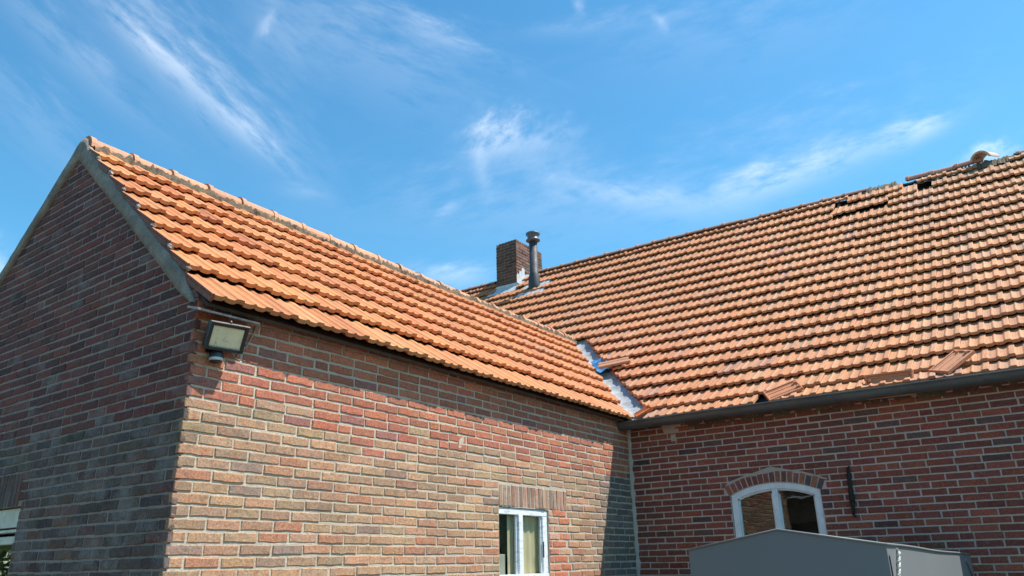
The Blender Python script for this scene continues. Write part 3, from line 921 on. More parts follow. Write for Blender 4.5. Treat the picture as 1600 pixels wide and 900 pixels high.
class Roofing:
    def __init__(s, sink=0.0): s.items, s.sink = [], sink
    def put(s, variant, verge, P, u, v, n, tint, cut=None):
        P = P-n*s.sink
        jr = random.gauss(0, 0.009)
        u2 = u*math.cos(jr)+v*math.sin(jr); v2 = -u*math.sin(jr)+v*math.cos(jr)
        R = np.column_stack([u2, v2, n])
        P = P+n*(random.uniform(-0.001, 0.004)+0.007*math.sin(P[0]*1.3+P[1]*0.9)*math.sin(P[1]*1.7+P[0]*0.4))+v*(random.gauss(0, 0.004)-(0.022 if random.random() < 0.02 else 0))
        c = P+u*TW/2+v*0.15
        pr = project(c); score = 0
        if pr and -25 < pr[0] < 1625 and -25 < pr[1] < 925:
            d = CAM-c; dist = np.linalg.norm(d); score = max(0, (d/dist)@n)/dist**2
        s.items.append(dict(k=variant, verge=verge, P=P, R=R, tint=tint, cut=cut, score=score))
    def finish(s, part, thing, limit, stuff_name):
        order = sorted(range(len(s.items)), key=lambda i: -s.items[i]['score'])
        single = set(i for i in order[:limit] if s.items[i]['score'] > 0)
        rest = MB()
        for i, it in enumerate(s.items):
            geo = (VTILES if it['verge'] else TILES)[it['k']]
            if it['cut']:
                V, F, FUV = cut_geo(geo, it['R'], it['P'], it['cut'])
                if not len(V): continue
                mb = MB()
                n = 0; mb.v = [tuple(p) for p in V]; mb.f = F; mb.t = [None]*len(F); mb.uv = FUV
                if i in single:
                    o = mb.build('roof_tile', M_TILE, part, loc=tuple(V.mean(0))); o.color = it['tint']
                    recalc(o.data)
                else:
                    off = len(rest.v); rest.v += mb.v; rest.f += [tuple(off+q for q in f) for f in F]
                    rest.t += [(*it['tint'], random.random()*3)]*len(F); rest.uv += FUV
                continue
            if i in single:
                o = bpy.data.objects.new('roof_tile', (VTILE_ME if it['verge'] else TILE_ME)[it['k']])
                link(o, part, tuple(it['P']))
                o.rotation_euler = Matrix([[float(q) for q in row] for row in it['R']]).to_euler()
                o.color = it['tint']
            else:
                rest.add(it['P']+geo[0]@it['R'].T, geo[1], (*it['tint'], random.random()*3), geo[2])
        if rest.f:
            o = rest.build(stuff_name, M_TILE, thing); recalc(o.data); o['kind'] = 'stuff'

ORANGE = [(0.59, 0.215, 0.068), (0.57, 0.20, 0.064), (0.62, 0.24, 0.078), (0.54, 0.185, 0.06), (0.56, 0.21, 0.074), (0.61, 0.25, 0.095)]
PALE = [(0.57, 0.250, 0.108), (0.555, 0.238, 0.10), (0.59, 0.268, 0.118), (0.53, 0.224, 0.096), (0.57, 0.255, 0.11)]
vx0, vy0 = 0.16, 5.05                              # valley in plan: eave corner to the annex ridge end
vx1, vy1 = RIDGE_X, 7.255
VD = np.array([vx1-vx0, vy1-vy0]); VD /= np.linalg.norm(VD)
VN = np.array([VD[1], -VD[0]])                      # towards +x, +y (the farmhouse side)
def valley_d(x, y): return (x-vx0)*VN[0]+(y-vy0)*VN[1]

# annex roof: part 'roof' is the boarding under the tiles
cosR = 1/math.hypot(1, AN_P); vR = np.array([-cosR, 0, AN_P*cosR]); uR = np.array([0, 1.0, 0]); nR = np.cross(uR, vR)
SLR = (AN_EX-RIDGE_X)/cosR
def an_pt(y, s): return np.array([AN_EX-s*cosR, y, 1.42+E+AN_P*cosR*s])
dk = MB()
def slab(mb, quad, off, th, n):
    a = [np.asarray(p)-n*off for p in quad]; b = [p-n*th for p in a]
    a = [p-n*0.02 for p in a]; b = [p-n*0.02 for p in b]
    mb.add(a+b, [(0, 1, 2, 3), (7, 6, 5, 4), (0, 4, 5, 1), (1, 5, 6, 2), (2, 6, 7, 3), (3, 7, 4, 0)])
slab(dk, [an_pt(0.01, 0.06), an_pt(5.12, 0.06), an_pt(7.15, SLR-0.02), an_pt(0.01, SLR-0.02)], 0.018, 0.02, nR)
cosL = 1/math.hypot(1, AN_PL); vL = np.array([cosL, 0, AN_PL*cosL]); uL = np.array([0, -1.0, 0]); nL = np.cross(uL, vL)
SLL = 2.08/cosL
def an_lp(y, s): return np.array([RIDGE_X-2.08+s*cosL, y, RIDGE_Z-2.08*AN_PL+AN_PL*cosL*s])
slab(dk, [an_lp(7.15, SLL-0.02), an_lp(4.95, 0.05), an_lp(0.01, 0.05), an_lp(0.01, SLL-0.02)], 0.018, 0.02, nL)
roofA = dk.build('roof', M_WOOD, annex); recalc(roofA.data)
rf = Roofing(0.02)
cutA = [((vx0-VN[0]*0.035, vy0-VN[1]*0.035, 0), (VN[0], VN[1], 0))]
rows_s = [0.02]+[0.09+GAUGE*k for k in range(1, 8)]
for r, s0 in enumerate(rows_s):
    k = 0
    y = -0.009+random.gauss(0, 0.002)
    while y < 7.4:
        P = an_pt(y, s0)
        # ends by the valley
        dmax = max(valley_d(P[0], y+TW), valley_d(P[0]-TL*cosR, y+TW)); dmin = min(valley_d(P[0], y), valley_d(P[0]-TL*cosR, y))
        if dmin > -0.035: break
        c = add_noise(random.choice(ORANGE), 0.05)
        if random.random() < 0.03: c = add_noise((0.47, 0.155, 0.055), 0.08)
        fade = min(1, y/6); c = tuple(a*(1-0.35*fade)+b*0.35*fade for a, b in zip(c, (0.50, 0.20, 0.085)))
        lime = 0.05
        if r == 4 and 4.95 < y < 5.25: lime = 1.0
        if r == 4 and 4.55 < y < 4.95: lime = 0.6
        rf.put(random.randrange(3) if k == 0 else 6+random.randrange(6), k == 0, P, uR, vR, nR, (*c, lime), cutA if dmax > -0.06 else None)
        y += TW; k += 1
rf.finish(roofA, annex, 300, 'tiling')
rl = Roofing(0.02)
for r in range(8):
    y = 7.0
    k = 0
    while y > 0.0:
        if y-TW < 0: y = TW+0.0
        rl.put(random.randrange(6), False, an_lp(y, 0.06+GAUGE*r if r else 0.0), uL, vL, nL, (*add_noise((0.20, 0.13, 0.10), 0.1), 0.5))
        if y <= TW+0.001: break
        y -= TW
rl.finish(roofA, annex, 0, 'rear_tiling')

# small mortar lumps under the verge tiles
for r, s0 in enumerate(rows_s[1:], 1):
    lm = MB(); bm = bmesh.new(); bmesh.ops.create_icosphere(bm, subdivisions=2, radius=1)
    P = an_pt(-0.006, s0-0.014)+nR*0.012
    sz = (0.016, 0.030*random.uniform(0.6, 1.4), 0.016)
    for v in bm.verts:
        k = 1+random.uniform(-0.25, 0.25); v.co = Vector((v.co.x*sz[0]*k, v.co.y*sz[1]*k, v.co.z*sz[2]*k))
    bm.verts.index_update()
    lm.add([P+uR*v.co.x+vR*v.co.y+nR*v.co.z for v in bm.verts], [tuple(v.index for v in f.verts) for f in bm.faces]); bm.free()
    lm.build('mortar_lump', M_CEM if r % 2 else M_MORT_A, roofA)

# cement band along the gable edge
def jit_line(pts, step, j):
    out = []
    for i in range(len(pts)-1):
        p, q = pts[i], pts[i+1]; k = max(1, int(math.hypot(q[0]-p[0], q[1]-p[1])/step))
        for t in range(k):
            out.append((p[0]+(q[0]-p[0])*t/k+random.uniform(-j, j), p[1]+(q[1]-p[1])*t/k+random.uniform(-j, j)))
    out.append(pts[-1]); return out
outer = jit_line([(-3.87, 1.66+E), (-3.03, 2.338+E), (-2.08, 3.13+E), (-2.03, 3.18+E), (-1.985, 3.225+E), (-1.92, 3.248+E), (-1.86, 3.225+E), (-1.825, 3.14+E), (-1.19, 2.555+E), (-0.69, 2.115+E), (-0.17, 1.672+E), (-0.03, 1.453+E)], 0.06, 0.005)
inner = jit_line([(-3.87, 1.50+E), (-3.005, 2.245+E), (-2.226, 2.86+E), (-1.955, 3.07+E), (-1.15, 2.385+E), (-0.298, 1.647+E), (-0.192, 1.553+E), (-0.045, 1.452+E)], 0.07, 0.0035)
def resample(line, n):
    d = [0]
    for a, b in zip(line, line[1:]): d.append(d[-1]+math.hypot(b[0]-a[0], b[1]-a[1]))
    return [(float(np.interp(t, d, [p[0] for p in line])), float(np.interp(t, d, [p[1] for p in line]))) for t in np.linspace(0, d[-1], n)]
NB = 84
o1 = resample(outer, NB); i1 = resample(inner, NB)
band = MB()
cols = []
for k in range(NB):
    col = []
    for t in (0, 0.33, 0.66, 1):
        xx = o1[k][0]*(1-t)+i1[k][0]*t; zz = o1[k][1]*(1-t)+i1[k][1]*t
        yy = -0.024+random.uniform(-0.0015, 0.0015)+(0.006 if t in (0, 1) else 0)
        col.append((xx, yy, zz))
    cols.append([(o1[k][0], 0.02, o1[k][1])]+col+[(i1[k][0], 0.004, i1[k][1])])
for k in range(NB-1):
    for t in range(5): band.add([cols[k][t], cols[k][t+1], cols[k+1][t+1], cols[k+1][t]], [(0, 1, 2, 3)])
bo = band.build('verge_band', M_CEM, annex, True); recalc(bo.data)
for p in bo.data.polygons: p.use_smooth = True

# ridge tiles
def ridge_geo(ln=0.375, r=0.108, seg=10, spread=100):
    a0, a1 = math.radians(90-spread), math.radians(90+spread)
    secs = [(0.0, r+0.013), (0.045, r+0.012), (0.05, r), (ln, r-0.004)]
    V, F = [], []
    for d, rr in secs:
        for k in range(seg+1):
            a = a0+(a1-a0)*k/seg; V.append((d, rr*math.cos(a), rr*math.sin(a)*0.92))
    n = seg+1
    for d in (0.0, ln):
        for k in range(seg+1):
            a = a0+(a1-a0)*k/seg; V.append((d, (r-0.016)*math.cos(a), (r-0.016)*math.sin(a)*0.92))
    for i in range(3):
        for k in range(seg): F.append((i*n+k, i*n+k+1, (i+1)*n+k+1, (i+1)*n+k))
    b0, b1 = 4*n, 5*n
    for k in range(seg):
        F.append((b0+k, b0+k+1, k+1, k)); F.append((3*n+k, 3*n+k+1, b1+k+1, b1+k)); F.append((b0+k, b1+k, b1+k+1, b0+k+1))
    F.append((0, n, 2*n, 3*n, b1, b0)); F.append((n-1, 2*n-1, 3*n-1, 4*n-1, b1+n-1, b0+n-1))
    return np.array(V), F, [(v[0], math.atan2(v[1], v[2])*0.1) for v in V]
RG = [ridge_geo(0.375), ridge_geo(0.372)]
RG_ME = [tile_mesh(g, 'ridge_tile') for g in RG]
RGM = ridge_geo(0.365, 0.088, 8, 78); RGM_ME = tile_mesh(RGM, 'ridge_tile')
def orient(axis, up):
    a = np.asarray(axis, float); a /= np.linalg.norm(a); s = np.cross(up, a); s /= np.linalg.norm(s); t = np.cross(a, s)
    return Matrix([[float(a[i]), float(s[i]), float(t[i])] for i in range(3)]).to_euler()
def ridge_tile(me, P, axis, up, tint, part):
    o = bpy.data.objects.new('ridge_tile', me); link(o, part, tuple(P)); o.rotation_euler = orient(axis, up); o.color = tint; return o
y = 0.0
while y < 7.2:
    sag = 0.012*math.sin(y*0.9)
    ridge_tile(random.choice(RG_ME), (RIDGE_X, y, RIDGE_Z-0.050+sag+random.uniform(-0.003, 0.003)), (random.gauss(0, 0.012), 1, 0.012), (random.gauss(0, 0.03), 0, 1),
               (*add_noise((0.60, 0.27, 0.145), 0.06), 0.08), roofA)
    y += 0.345
# mortar bedding under the ridge
bed = MB(); prev = None
ny = 260
for k in range(ny+1):
    y = 0.02+7.18*k/ny
    ring = []
    for sgn, nn, vv in ((1, nR, vR),):
        for j, (d, h) in enumerate(((0.30, 0.004), (0.255, 0.040), (0.20, 0.062), (0.15, 0.070), (0.06, 0.075))):
            base = np.array([RIDGE_X, y, RIDGE_Z])-vv*(d*0.76+random.uniform(-0.022, 0.022)*(j < 2))
            ring.append(base+nn*(h+random.uniform(-0.018, 0.018)-0.024))
    b2 = np.array([RIDGE_X, y, RIDGE_Z])-vL*0.22+nL*0.03
    ring.append(b2)
    if prev: bed.add(prev+ring, [(j, j+1, len(ring)+j+1, len(ring)+j) for j in range(len(ring)-1)])
    prev = ring
o = bed.build('ridge_mortar', M_MORT_R, annex); recalc(o.data)

# strip under the eave tiles above the floodlight
st = MB(); st.obox((0.06, 0.14, 1.392+E), (1, 0, -0.3), (0.0, 1, 0.02), (0.3, 0, 1), (0.055, 0.205, 0.006), 0.002)
st.build('eave_strip', M_ALU, annex)
# ------------------------------------------------------------------ farmhouse roof
mdk = MB()
def main_sheet(mb, x0, x1, s0, s1, nx, ns, off):
    g = []
    for i in range(nx+1):
        for j in range(ns+1):
            x = x0+(x1-x0)*i/nx; s = s0+(s1-s0)*j/ns
            p, u, v, n = main_frame(x, s); g.append(p-n*(off+0.04))
    for i in range(nx):
        for j in range(ns):
            a = i*(ns+1)+j
            mb.add([g[a], g[a+ns+1], g[a+ns+2], g[a+1]], [(0, 1, 2, 3)])
S_R = 6.26
main_sheet(mdk, -9, 1.65, 0.06, S_R, 12, 12, 0.022)
main_sheet(mdk, 1.65, 2.45, 0.06, 5.40, 2, 12, 0.022)
main_sheet(mdk, 2.45, 3.25, 0.06, 5.79, 2, 12, 0.022)
main_sheet(mdk, 3.25, FW, 0.06, S_R, 8, 12, 0.022)
# far slope
def far_pt(x, d): p = main_pt(x, S_R); return (x, p[1]+d, p[2]-0.9*d-0.08)
for x0, x1, d0 in ((-9, 1.98, 0.0), (1.98, 2.06, 0.0), (2.06, 2.62, 0.0), (2.62, 2.82, 0.34), (2.82, FW, 0.0)):
    mdk.poly([far_pt(x0, d0), far_pt(x1, d0), far_pt(x1, 4.6), far_pt(x0, 4.6)])
# rafters and battens seen through the holes
for x in (1.72, 2.45, 3.18):
    pts = [main_pt(x, s)-np.array([0, 0, 0.07]) for s in (4.9, 5.6, 6.2)]
    mdk.tube(pts, 0.03, 4)
for s in (5.45, 5.78, 6.10):
    mdk.tube([main_pt(1.6, s)-np.array([0, 0, 0.028]), main_pt(2.55, s)-np.array([0, 0, 0.03])], 0.010, 4)
    mdk.tube([main_pt(2.86, s)-np.array([0, 0, 0.028]), main_pt(3.3, s)-np.array([0, 0, 0.03])], 0.010, 4)
roofM = mdk.build('roof', M_WOOD, farm); recalc(roofM.data)

CH_X = (-5.03, -4.515); CH_Y = (9.497, 10.455); CH_TOP = 6.375+E
PIPE = (-3.92, 9.255)
cutM = [((vx0+VN[0]*0.17, vy0+VN[1]*0.17, 0), (-VN[0], -VN[1], 0))]
rm = Roofing(0.04)
NX0, NX1 = -8.6, 8.6
main_rows = [-0.035]+[0.2+GAUGE*i for i in range(19)]
for r, s0 in enumerate(main_rows):
    x = NX0+0.02*math.sin(r*1.7)
    x = 0.096-TW*44+0.006*math.sin(r*2.3)
    while x < NX1:
        sx = s0
        xm = x+TW/2
        P, u, v, n = main_frame(x, sx)
        skip = False; cut = None
        # area taken by the annex roof
        m2 = main_pt(xm, sx+0.2)
        if -4.2 < xm < 0.3:
            dmin = min(valley_d(x, P[1]), valley_d(x+TW, P[1]), valley_d(x, m2[1]+0.16), valley_d(x+TW, m2[1]+0.16))
            if xm > RIDGE_X-0.1:
                if xm < RIDGE_X+0.16 and m2[1] > 7.15: pass
                elif max(valley_d(x+TW, m2[1]+0.16), valley_d(x+TW, P[1])) < 0.17: skip = True
                elif dmin < 0.19: cut = cutM
            elif annex_z(xm) > m2[2]+0.05: skip = True
        if r == 0 and xm < 0.30: skip = True
        # chimney
        if CH_X[0]-0.02 < xm < CH_X[1]+0.02 and m2[1]+0.1 > CH_Y[0]: skip = True
        jig = 0
        tint = add_noise(random.choice(PALE), 0.04)
        if random.random() < 0.03: tint = add_noise((0.46, 0.22, 0.13), 0.08)
        if xm < 0.5: tint = tuple(a*0.7+b*0.3 for a, b in zip(tint, (0.50, 0.22, 0.11)))
        lime = random.choice([0.05, 0.1, 0.15, 0.4])
        i = r-1; tx = min(1.0, max(0.0, (xm+2.5)/6.0)); tint = tuple(q*(1-tx)*w_+q*tx for q, w_ in zip(tint, (0.95, 0.82, 0.72)))
        # storm damage near the ridge
        if i == 16 and 1.76 < xm < 2.40: skip = True
        if i == 17 and 1.70 < xm < 2.50: sx = s0-0.225+0.02*random.random()+0.10*max(0, xm-2.1); P, u, v, n = main_frame(x, sx); n = n+u*random.gauss(0, 0.02); n /= np.linalg.norm(n)
        if i == 18 and 1.95 < xm < 2.60:
            sx = s0-0.15; P, u, v, n = main_frame(x, sx); v = v+n*0.10*random.random(); v /= np.linalg.norm(v)
        if i == 17 and 2.50 < xm < 2.83: sx = s0-0.06; P, u, v, n = main_frame(x, sx)
        if i == 17 and 2.86 < xm < 3.05: skip = True
        if i == 18 and 2.64 < xm < 2.84: skip = True
        if i in (17, 18) and 3.05 < xm < 4.3: tint = tuple(q*0.8 for q in tint); sx = s0-0.04*random.random(); P, u, v, n = main_frame(x, sx)
        if i == 18 and 3.55 < xm < 3.95: skip = True
        if i == 15 and 3.7 < xm < 4.6: P = P-n*0.012
        if r == 0 and (1.55 < xm < 1.72): skip = True
        if i == 18 and cut is None: cut = [((0, MAIN_RIDGE_Y-0.03, 0), (0, 1, 0))]
        if not skip:
            rm.put(random.randrange(6), False, P, u, v, n, (*tint, lime), cut)
        x += TW
rm.finish(roofM, farm, 300, 'tiling')

# ridge of the farmhouse
x = -8.6
while x < 8.4:
    p = main_pt(x, S_R)
    if CH_X[0]-0.38 < x < CH_X[1]+0.0: x += 0.335; continue
    if not (1.93 < x < 4.0):
        ridge_tile(RGM_ME, p+np.array([0, 0.0, -0.035-(0.04 if x > 3.9 else 0.015 if x > 0 else 0)+random.uniform(-0.004, 0.004)]), (1, 0, -0.02-0.01*random.random()), (0, -0.02, 1), (*add_noise((0.40, 0.20, 0.135), 0.1), 0.25), roofM)
    x += 0.335
for k, (x, dz, tl) in enumerate(((2.70, 0.030, 0.02), (3.035, 0.025, 0.01), (3.365, 0.035, 0.05))):
    ridge_tile(RGM_ME, main_pt(x, S_R)+np.array([0, 0.02, dz-0.055]), (1, 0.0, tl-0.03), (0, -0.35, 1), (*add_noise((0.42, 0.18, 0.12), 0.1), 0.3), roofM)
rub = MB(); prev = None
for k in range(120):
    x = 1.85+k*0.022
    p = main_pt(x, S_R)-np.array([0, 0, 0.05])
    hh = 0.02+0.05*random.random()*(0.9 if x < 3.6 else 1.2)+(0.045 if 1.9 < x < 2.56 else 0)
    hol = 2.56 < x < 2.86
    if hol: ring = [p+np.array([0, -0.05, -0.035-0.02*random.random()]), p+np.array([0, -0.03, hh*0.3-0.02]), p+np.array([0, 0.02, hh*0.7-0.015]), p+np.array([0, 0.05, -0.03])]
    else: ring = [p+np.array([0, -0.16-0.05*random.random(), -0.14]), p+np.array([0, -0.07, hh*0.4-0.03]), p+np.array([0, 0.02, hh-0.005]), p+np.array([0, 0.14, -0.12])]
    if prev: rub.add(prev+ring, [(j, j+1, 5+j, 4+j) for j in range(3)])
    prev = ring
rbo = rub.build('ridge_mortar', M_MORT_R, farm); recalc(rbo.data)

# gutter
gut = MB(); GY, GZ, GR = 4.997, 1.405+E, 0.076
prof = [(-GR-0.006, 0.004), (-GR-0.014, 0.0), (-GR-0.012, -0.012), (-GR, -0.012)]+[(-GR*math.cos(a), -GR*math.sin(a)) for a in np.linspace(0.18, math.pi, 12)]+[(GR, 0.01)]
xs = np.linspace(-0.02, FW, 40)
for i in range(len(xs)-1):
    d0, d1 = 0.004*math.sin(xs[i]*1.3), 0.004*math.sin(xs[i+1]*1.3)
    for (a, b), (c, d) in zip(prof, prof[1:]):
        gut.add([(xs[i], GY+a, GZ+b+d0), (xs[i+1], GY+a, GZ+b+d1), (xs[i+1], GY+c, GZ+d+d1), (xs[i], GY+c, GZ+d+d0)], [(0, 1, 2, 3)])
gut.poly([(-0.02, GY+a, GZ+b) for a, b in prof[3:]])
gutter = gut.build('gutter', M_ZINC, farm, True); recalc(gutter.data)
for x in (0.28, 1.70, 2.17, 2.84, 3.40, 4.6, 5.8, 7.0):
    cl = MB(); r2 = GR+0.004
    pf = [(-r2*math.cos(a), -r2*math.sin(a)) for a in np.linspace(-0.12, math.pi*0.98, 12)]
    for (a, b), (c, d) in zip(pf, pf[1:]):
        cl.add([(x, GY+a, GZ+b), (x+0.05, GY+a, GZ+b), (x+0.05, GY+c, GZ+d), (x, GY+c, GZ+d)], [(0, 1, 2, 3)])
    o = cl.build('gutter_joint', M_ZINC, gutter, True); recalc(o.data)

# valley lining
val = MB(); prev = None
nv = 40
for k in range(nv+1):
    t = 0.0+1.0*k/nv
    cx, cy = vx0+(vx1-vx0)*t, vy0+(vy1-vy0)*t
    ring = []
    for d in (-0.16, -0.08, 0.0, 0.10, 0.22, 0.36):
        x, y = cx+VN[0]*d, cy+VN[1]*d
        z = main_z(x, y) if d >= 0 else annex_z(x)
        z = max(z, min(main_z(x, y), annex_z(x))) if abs(d) < 0.01 else z
        ring.append((x, y, z-(0.055 if d > 0.01 else 0.03)+random.uniform(0, 0.004)+(0.008 if k in (14, 27) else 0)))
    if prev: val.add(prev+ring, [(j, j+1, len(ring)+j+1, len(ring)+j) for j in range(len(ring)-1)])
    prev = ring
vo = val.build('valley_gutter', M_VALLEY, farm, True); recalc(vo.data)

# chimney
chim = MB(); chim.box((CH_X[0]+0.008, CH_Y[0]+0.008, 5.0+E), (CH_X[1]-0.008, CH_Y[1]-0.008, CH_TOP-0.012))
chimney = chim.build('chimney', mat_mortar('chimney_mortar', (0.34, 0.27, 0.21), (0.24, 0.185, 0.145), (0.42, 0.36, 0.30)), farm)
cbk = MB(); rnd = random.Random(11); CC = 0.066
def chimney_face(axis, fixed, nrm, a0, a1, shift):
    rows = int((CH_TOP-5.0-E)/CC)
    for r in range(rows):
        zt = CH_TOP-r*CC; zb = zt-CC+0.012
        lo, hi = a0, a1
        if r == 0 and axis == 'x': lo = a0+0.07
        a = lo; first = 0.5 if (r+shift) % 2 else 1.0
        step = 0.215
        if r == 0: step = 0.075; first = 1.0
        ln = step*first-0.012
        while a < hi-0.02:
            b = min(a+ln, hi)
            c = add_noise(rnd.choice([(0.095, 0.04, 0.032), (0.115, 0.046, 0.034), (0.075, 0.037, 0.032), (0.13, 0.055, 0.037)]), 0.15)
            if axis == 'y': c = tuple(q*1.6 for q in c)  # sunlit side painted in: brighter brick tint on the faces along y
            v, f = brick_geo([(a, zb), (b, zb), (b, zt), (a, zt)], rnd.uniform(-0.004, 0.006), 0.003, rnd, 0.006, 0.006)
            if axis == 'x': w = [(p[0], fixed+nrm*p[2], p[1]) for p in v]
            else: w = [(fixed+nrm*p[2], p[0], p[1]) for p in v]
            cbk.add(w, f, (*c, 0.05, rnd.random()*3))
            a = b+0.012; ln = step-0.012
chimney_face('x', CH_Y[0], -1, CH_X[0], CH_X[1], 0)
chimney_face('x', CH_Y[1], 1, CH_X[0], CH_X[1], 0)
chimney_face('y', CH_X[1], 1, CH_Y[0]+0.004, CH_Y[1], 1)
chimney_face('y', CH_X[0], -1, CH_Y[0]+0.004, CH_Y[1], 1)
cb = cbk.build('brick', M_BRICK, chimney); recalc(cb.data); cb['kind'] = 'stuff'
# flashings: apron in front, stepped sheets up the side
fl = MB()
p0, p1 = main_pt(CH_X[0]-0.10, 0), None
def mp(x, y, off=0.05):
    return np.array([x, y, main_z(x, y)+off-0.045])
fl.add([mp(CH_X[0]-0.14, CH_Y[0]-0.20), mp(CH_X[1]+0.10, CH_Y[0]-0.20), mp(CH_X[1]+0.10, CH_Y[0]-0.012), mp(CH_X[0]-0.06, CH_Y[0]-0.012),
        mp(CH_X[0]-0.0, CH_Y[0]-0.012, 0.11), mp(CH_X[1]+0.012, CH_Y[0]-0.012, 0.11)], [(0, 1, 2, 3), (3, 2, 5, 4)])
apron = fl.build('apron_flashing', M_LEAD, chimney); recalc(apron.data)
for k in range(3):
    y0 = CH_Y[0]-0.01+k*0.085; fs = MB(); xx = CH_X[1]+0.012+0.002*k
    b = main_z(xx, y0)+0.02
    fs.add([(xx, y0, b), (xx, y0+0.11, main_z(xx, y0+0.11)+0.02), (xx, y0+0.11, b+0.24), (xx+0.004, y0+0.02, b+0.25), (xx, y0, b+0.20)], [(0, 1, 2, 3, 4)])
    fs.add([(xx, y0, b), (xx, y0+0.11, main_z(xx, y0+0.11)+0.02), (xx+0.16, y0+0.10, main_z(xx+0.16, y0+0.1)+0.005), (xx+0.14, y0-0.02, main_z(xx+0.14, y0-0.02)+0.005)], [(0, 1, 2, 3)])
    o = fs.build('step_flashing', M_LEAD, chimney); recalc(o.data)
# flue pipe
pz = main_z(*PIPE)
fp = MB(); fp.lathe((PIPE[0], PIPE[1], 0), [(0.112, pz-0.16), (0.118, pz+0.02), (0.112, pz+0.20), (0.092, pz+0.27), (0.090, pz+0.29), (0.082, pz+0.30), (0.082, 6.08+E)], 22)
flue = fp.build('flue_pipe', M_PIPE, farm, True)
cp = MB(); zt = 6.25+E
cp.lathe((PIPE[0], PIPE[1], 0), [(0.085, zt-0.19), (0.142, zt-0.165), (0.144, zt-0.155), (0.112, zt-0.13), (0.110, zt-0.09), (0.118, zt-0.05), (0.140, zt-0.035), (0.143, zt-0.01), (0.125, zt+0.004), (0.09, zt+0.008)], 24)
M_CAP = mat_plain('flue_cap_coat', (0.16, 0.17, 0.18), (0.10, 0.105, 0.115), 20, 0.5, 0.3, 0.002)
cp.build('pipe_cap', M_CAP, flue, True)
ls = MB(); prev = None
for i in range(9):
    x = PIPE[0]-0.30+0.62*i/8
    ring = [mp(x, PIPE[1]-0.24+0.16*j/1.0, 0.052+0.010*math.sin(i*2.2)+0.006*random.random()) for j in np.linspace(0, 2.6, 6)]
    if prev: ls.add(prev+ring, [(j, j+1, 7+j, 6+j) for j in range(5)])
    prev = ring
o = ls.build('pipe_flashing', M_LEAD, flue, True); recalc(o.data)

# iron wall anchor
wa = MB()
ax = [(2.188, 0.765), (2.184, 0.70), (2.181, 0.60), (2.178, 0.50), (2.175, 0.42), (2.172, 0.36)]
wa.tube([(x, L-0.022, z+E) for x, z in ax], [0.013, 0.018, 0.020, 0.027, 0.017, 0.013], 8)
wa.tube([(2.179, L-0.03, 0.535+E), (2.179, L-0.03, 0.475+E)], [0.026, 0.022], 8)
wa.tube([(2.188, L-0.02, 0.765+E), (2.202, L-0.02, 0.785+E)], [0.012, 0.009], 6)
wa.tube([(2.172, L-0.02, 0.36+E), (2.190, L-0.02, 0.345+E)], [0.011, 0.009], 6)
wa.build('wall_anchor', M_IRON, main_wall, True)

# ------------------------------------------------------------------ windows
def bar(mb, a, b, bev=0.004):
    a, b = np.array(a, float), np.array(b, float); c = (a+b)/2; h = np.abs(b-a)/2
    mb.obox(c, (1, 0, 0), (0, 1, 0), (0, 0, 1), h, min(bev, h.min()*0.6))
# annex side window
win = MB(); bar(win, (-0.065, WB[0]-0.02, 0.398+E), (-0.013, 3.546, 0.452+E)); bar(win, (-0.065, WB[0]-0.02, WB[2]), (-0.006, 3.546, -0.068+E))
bar(win, (-0.065, 3.478, -0.068+E), (-0.015, 3.546, 0.398+E)); bar(win, (-0.065, WB[0]-0.04, -0.068+E), (-0.02, WB[0]+0.006, 0.398+E)); bar(win, (-0.068, 3.118, -0.068+E), (-0.010, 3.176, 0.398+E))
wB = win.build('window', M_PAINT, annex)
for a, b in ((WB[0]+0.006, 3.118), (3.176, 3.478)):
    g = MB(); g.box((-0.042, a-0.003, -0.066+E), (-0.038, b+0.003, 0.397+E)); g.build('pane', M_GLASS, wB)
bd = MB()
for y in (3.176, 3.462): bar(bd, (-0.045, y, -0.066+E), (-0.030, y+0.018, 0.396+E), 0.003)
for y in (3.100, 2.84): bar(bd, (-0.045, y, -0.066+E), (-0.030, y+0.016, 0.396+E), 0.003)
bd.build('glazing_bead', M_PAINT, wB)
hg = MB(); bar(hg, (-0.016, 3.470, 0.06+E), (-0.008, 3.482, 0.19+E)); hg.build('hinge', M_IRON, wB)
sl = MB(); bar(sl, (-0.05, WB[0]-0.05, WB[2]-0.06), (0.03, WB[1]+0.05, WB[2]-0.004)); sl.build('sill', M_SILL, wB)
# what stands in the rooms behind the panes
room = MB()
room.box((-1.9, 2.2, 0.9), (-1.86, 4.6, 3.0)); room.box((-1.9, 4.56, 0.9), (-0.2, 4.6, 3.0)); room.box((-1.9, 2.2, 2.55), (-0.2, 4.6, 2.6)); room.box((-1.9, 2.2, 0.9), (-0.2, 4.6, 0.94)); room.box((-1.9, 2.2, 0.9), (-0.2, 2.24, 3.0))
room.build('room', M_DARKIN, annex)
cu = MB()
for y00, nk in ((3.165, 30), (3.045, 7)):
    for k in range(nk):
        y0, y1 = y00+k*0.012, y00+(k+1)*0.012
        cu.add([(-0.082+0.006*math.sin(k*0.9), y0, 0.95), (-0.082+0.006*math.sin((k+1)*0.9), y1, 0.95), (-0.082+0.006*math.sin((k+1)*0.9), y1, 2.02), (-0.082+0.006*math.sin(k*0.9), y0, 2.02)], [(0, 1, 2, 3)])
o = cu.build('curtain', M_CURT, None, True, (-0.08, 3.3, 0.95)); recalc(o.data)
tag(o, 'cream curtain hanging behind the small white window', 'curtain')
bx = MB(); bar(bx, (-0.12, 2.80, 0.9), (-0.10, 3.04, 0.09+E)); o = bx.build('window_board', M_SILL, annex)

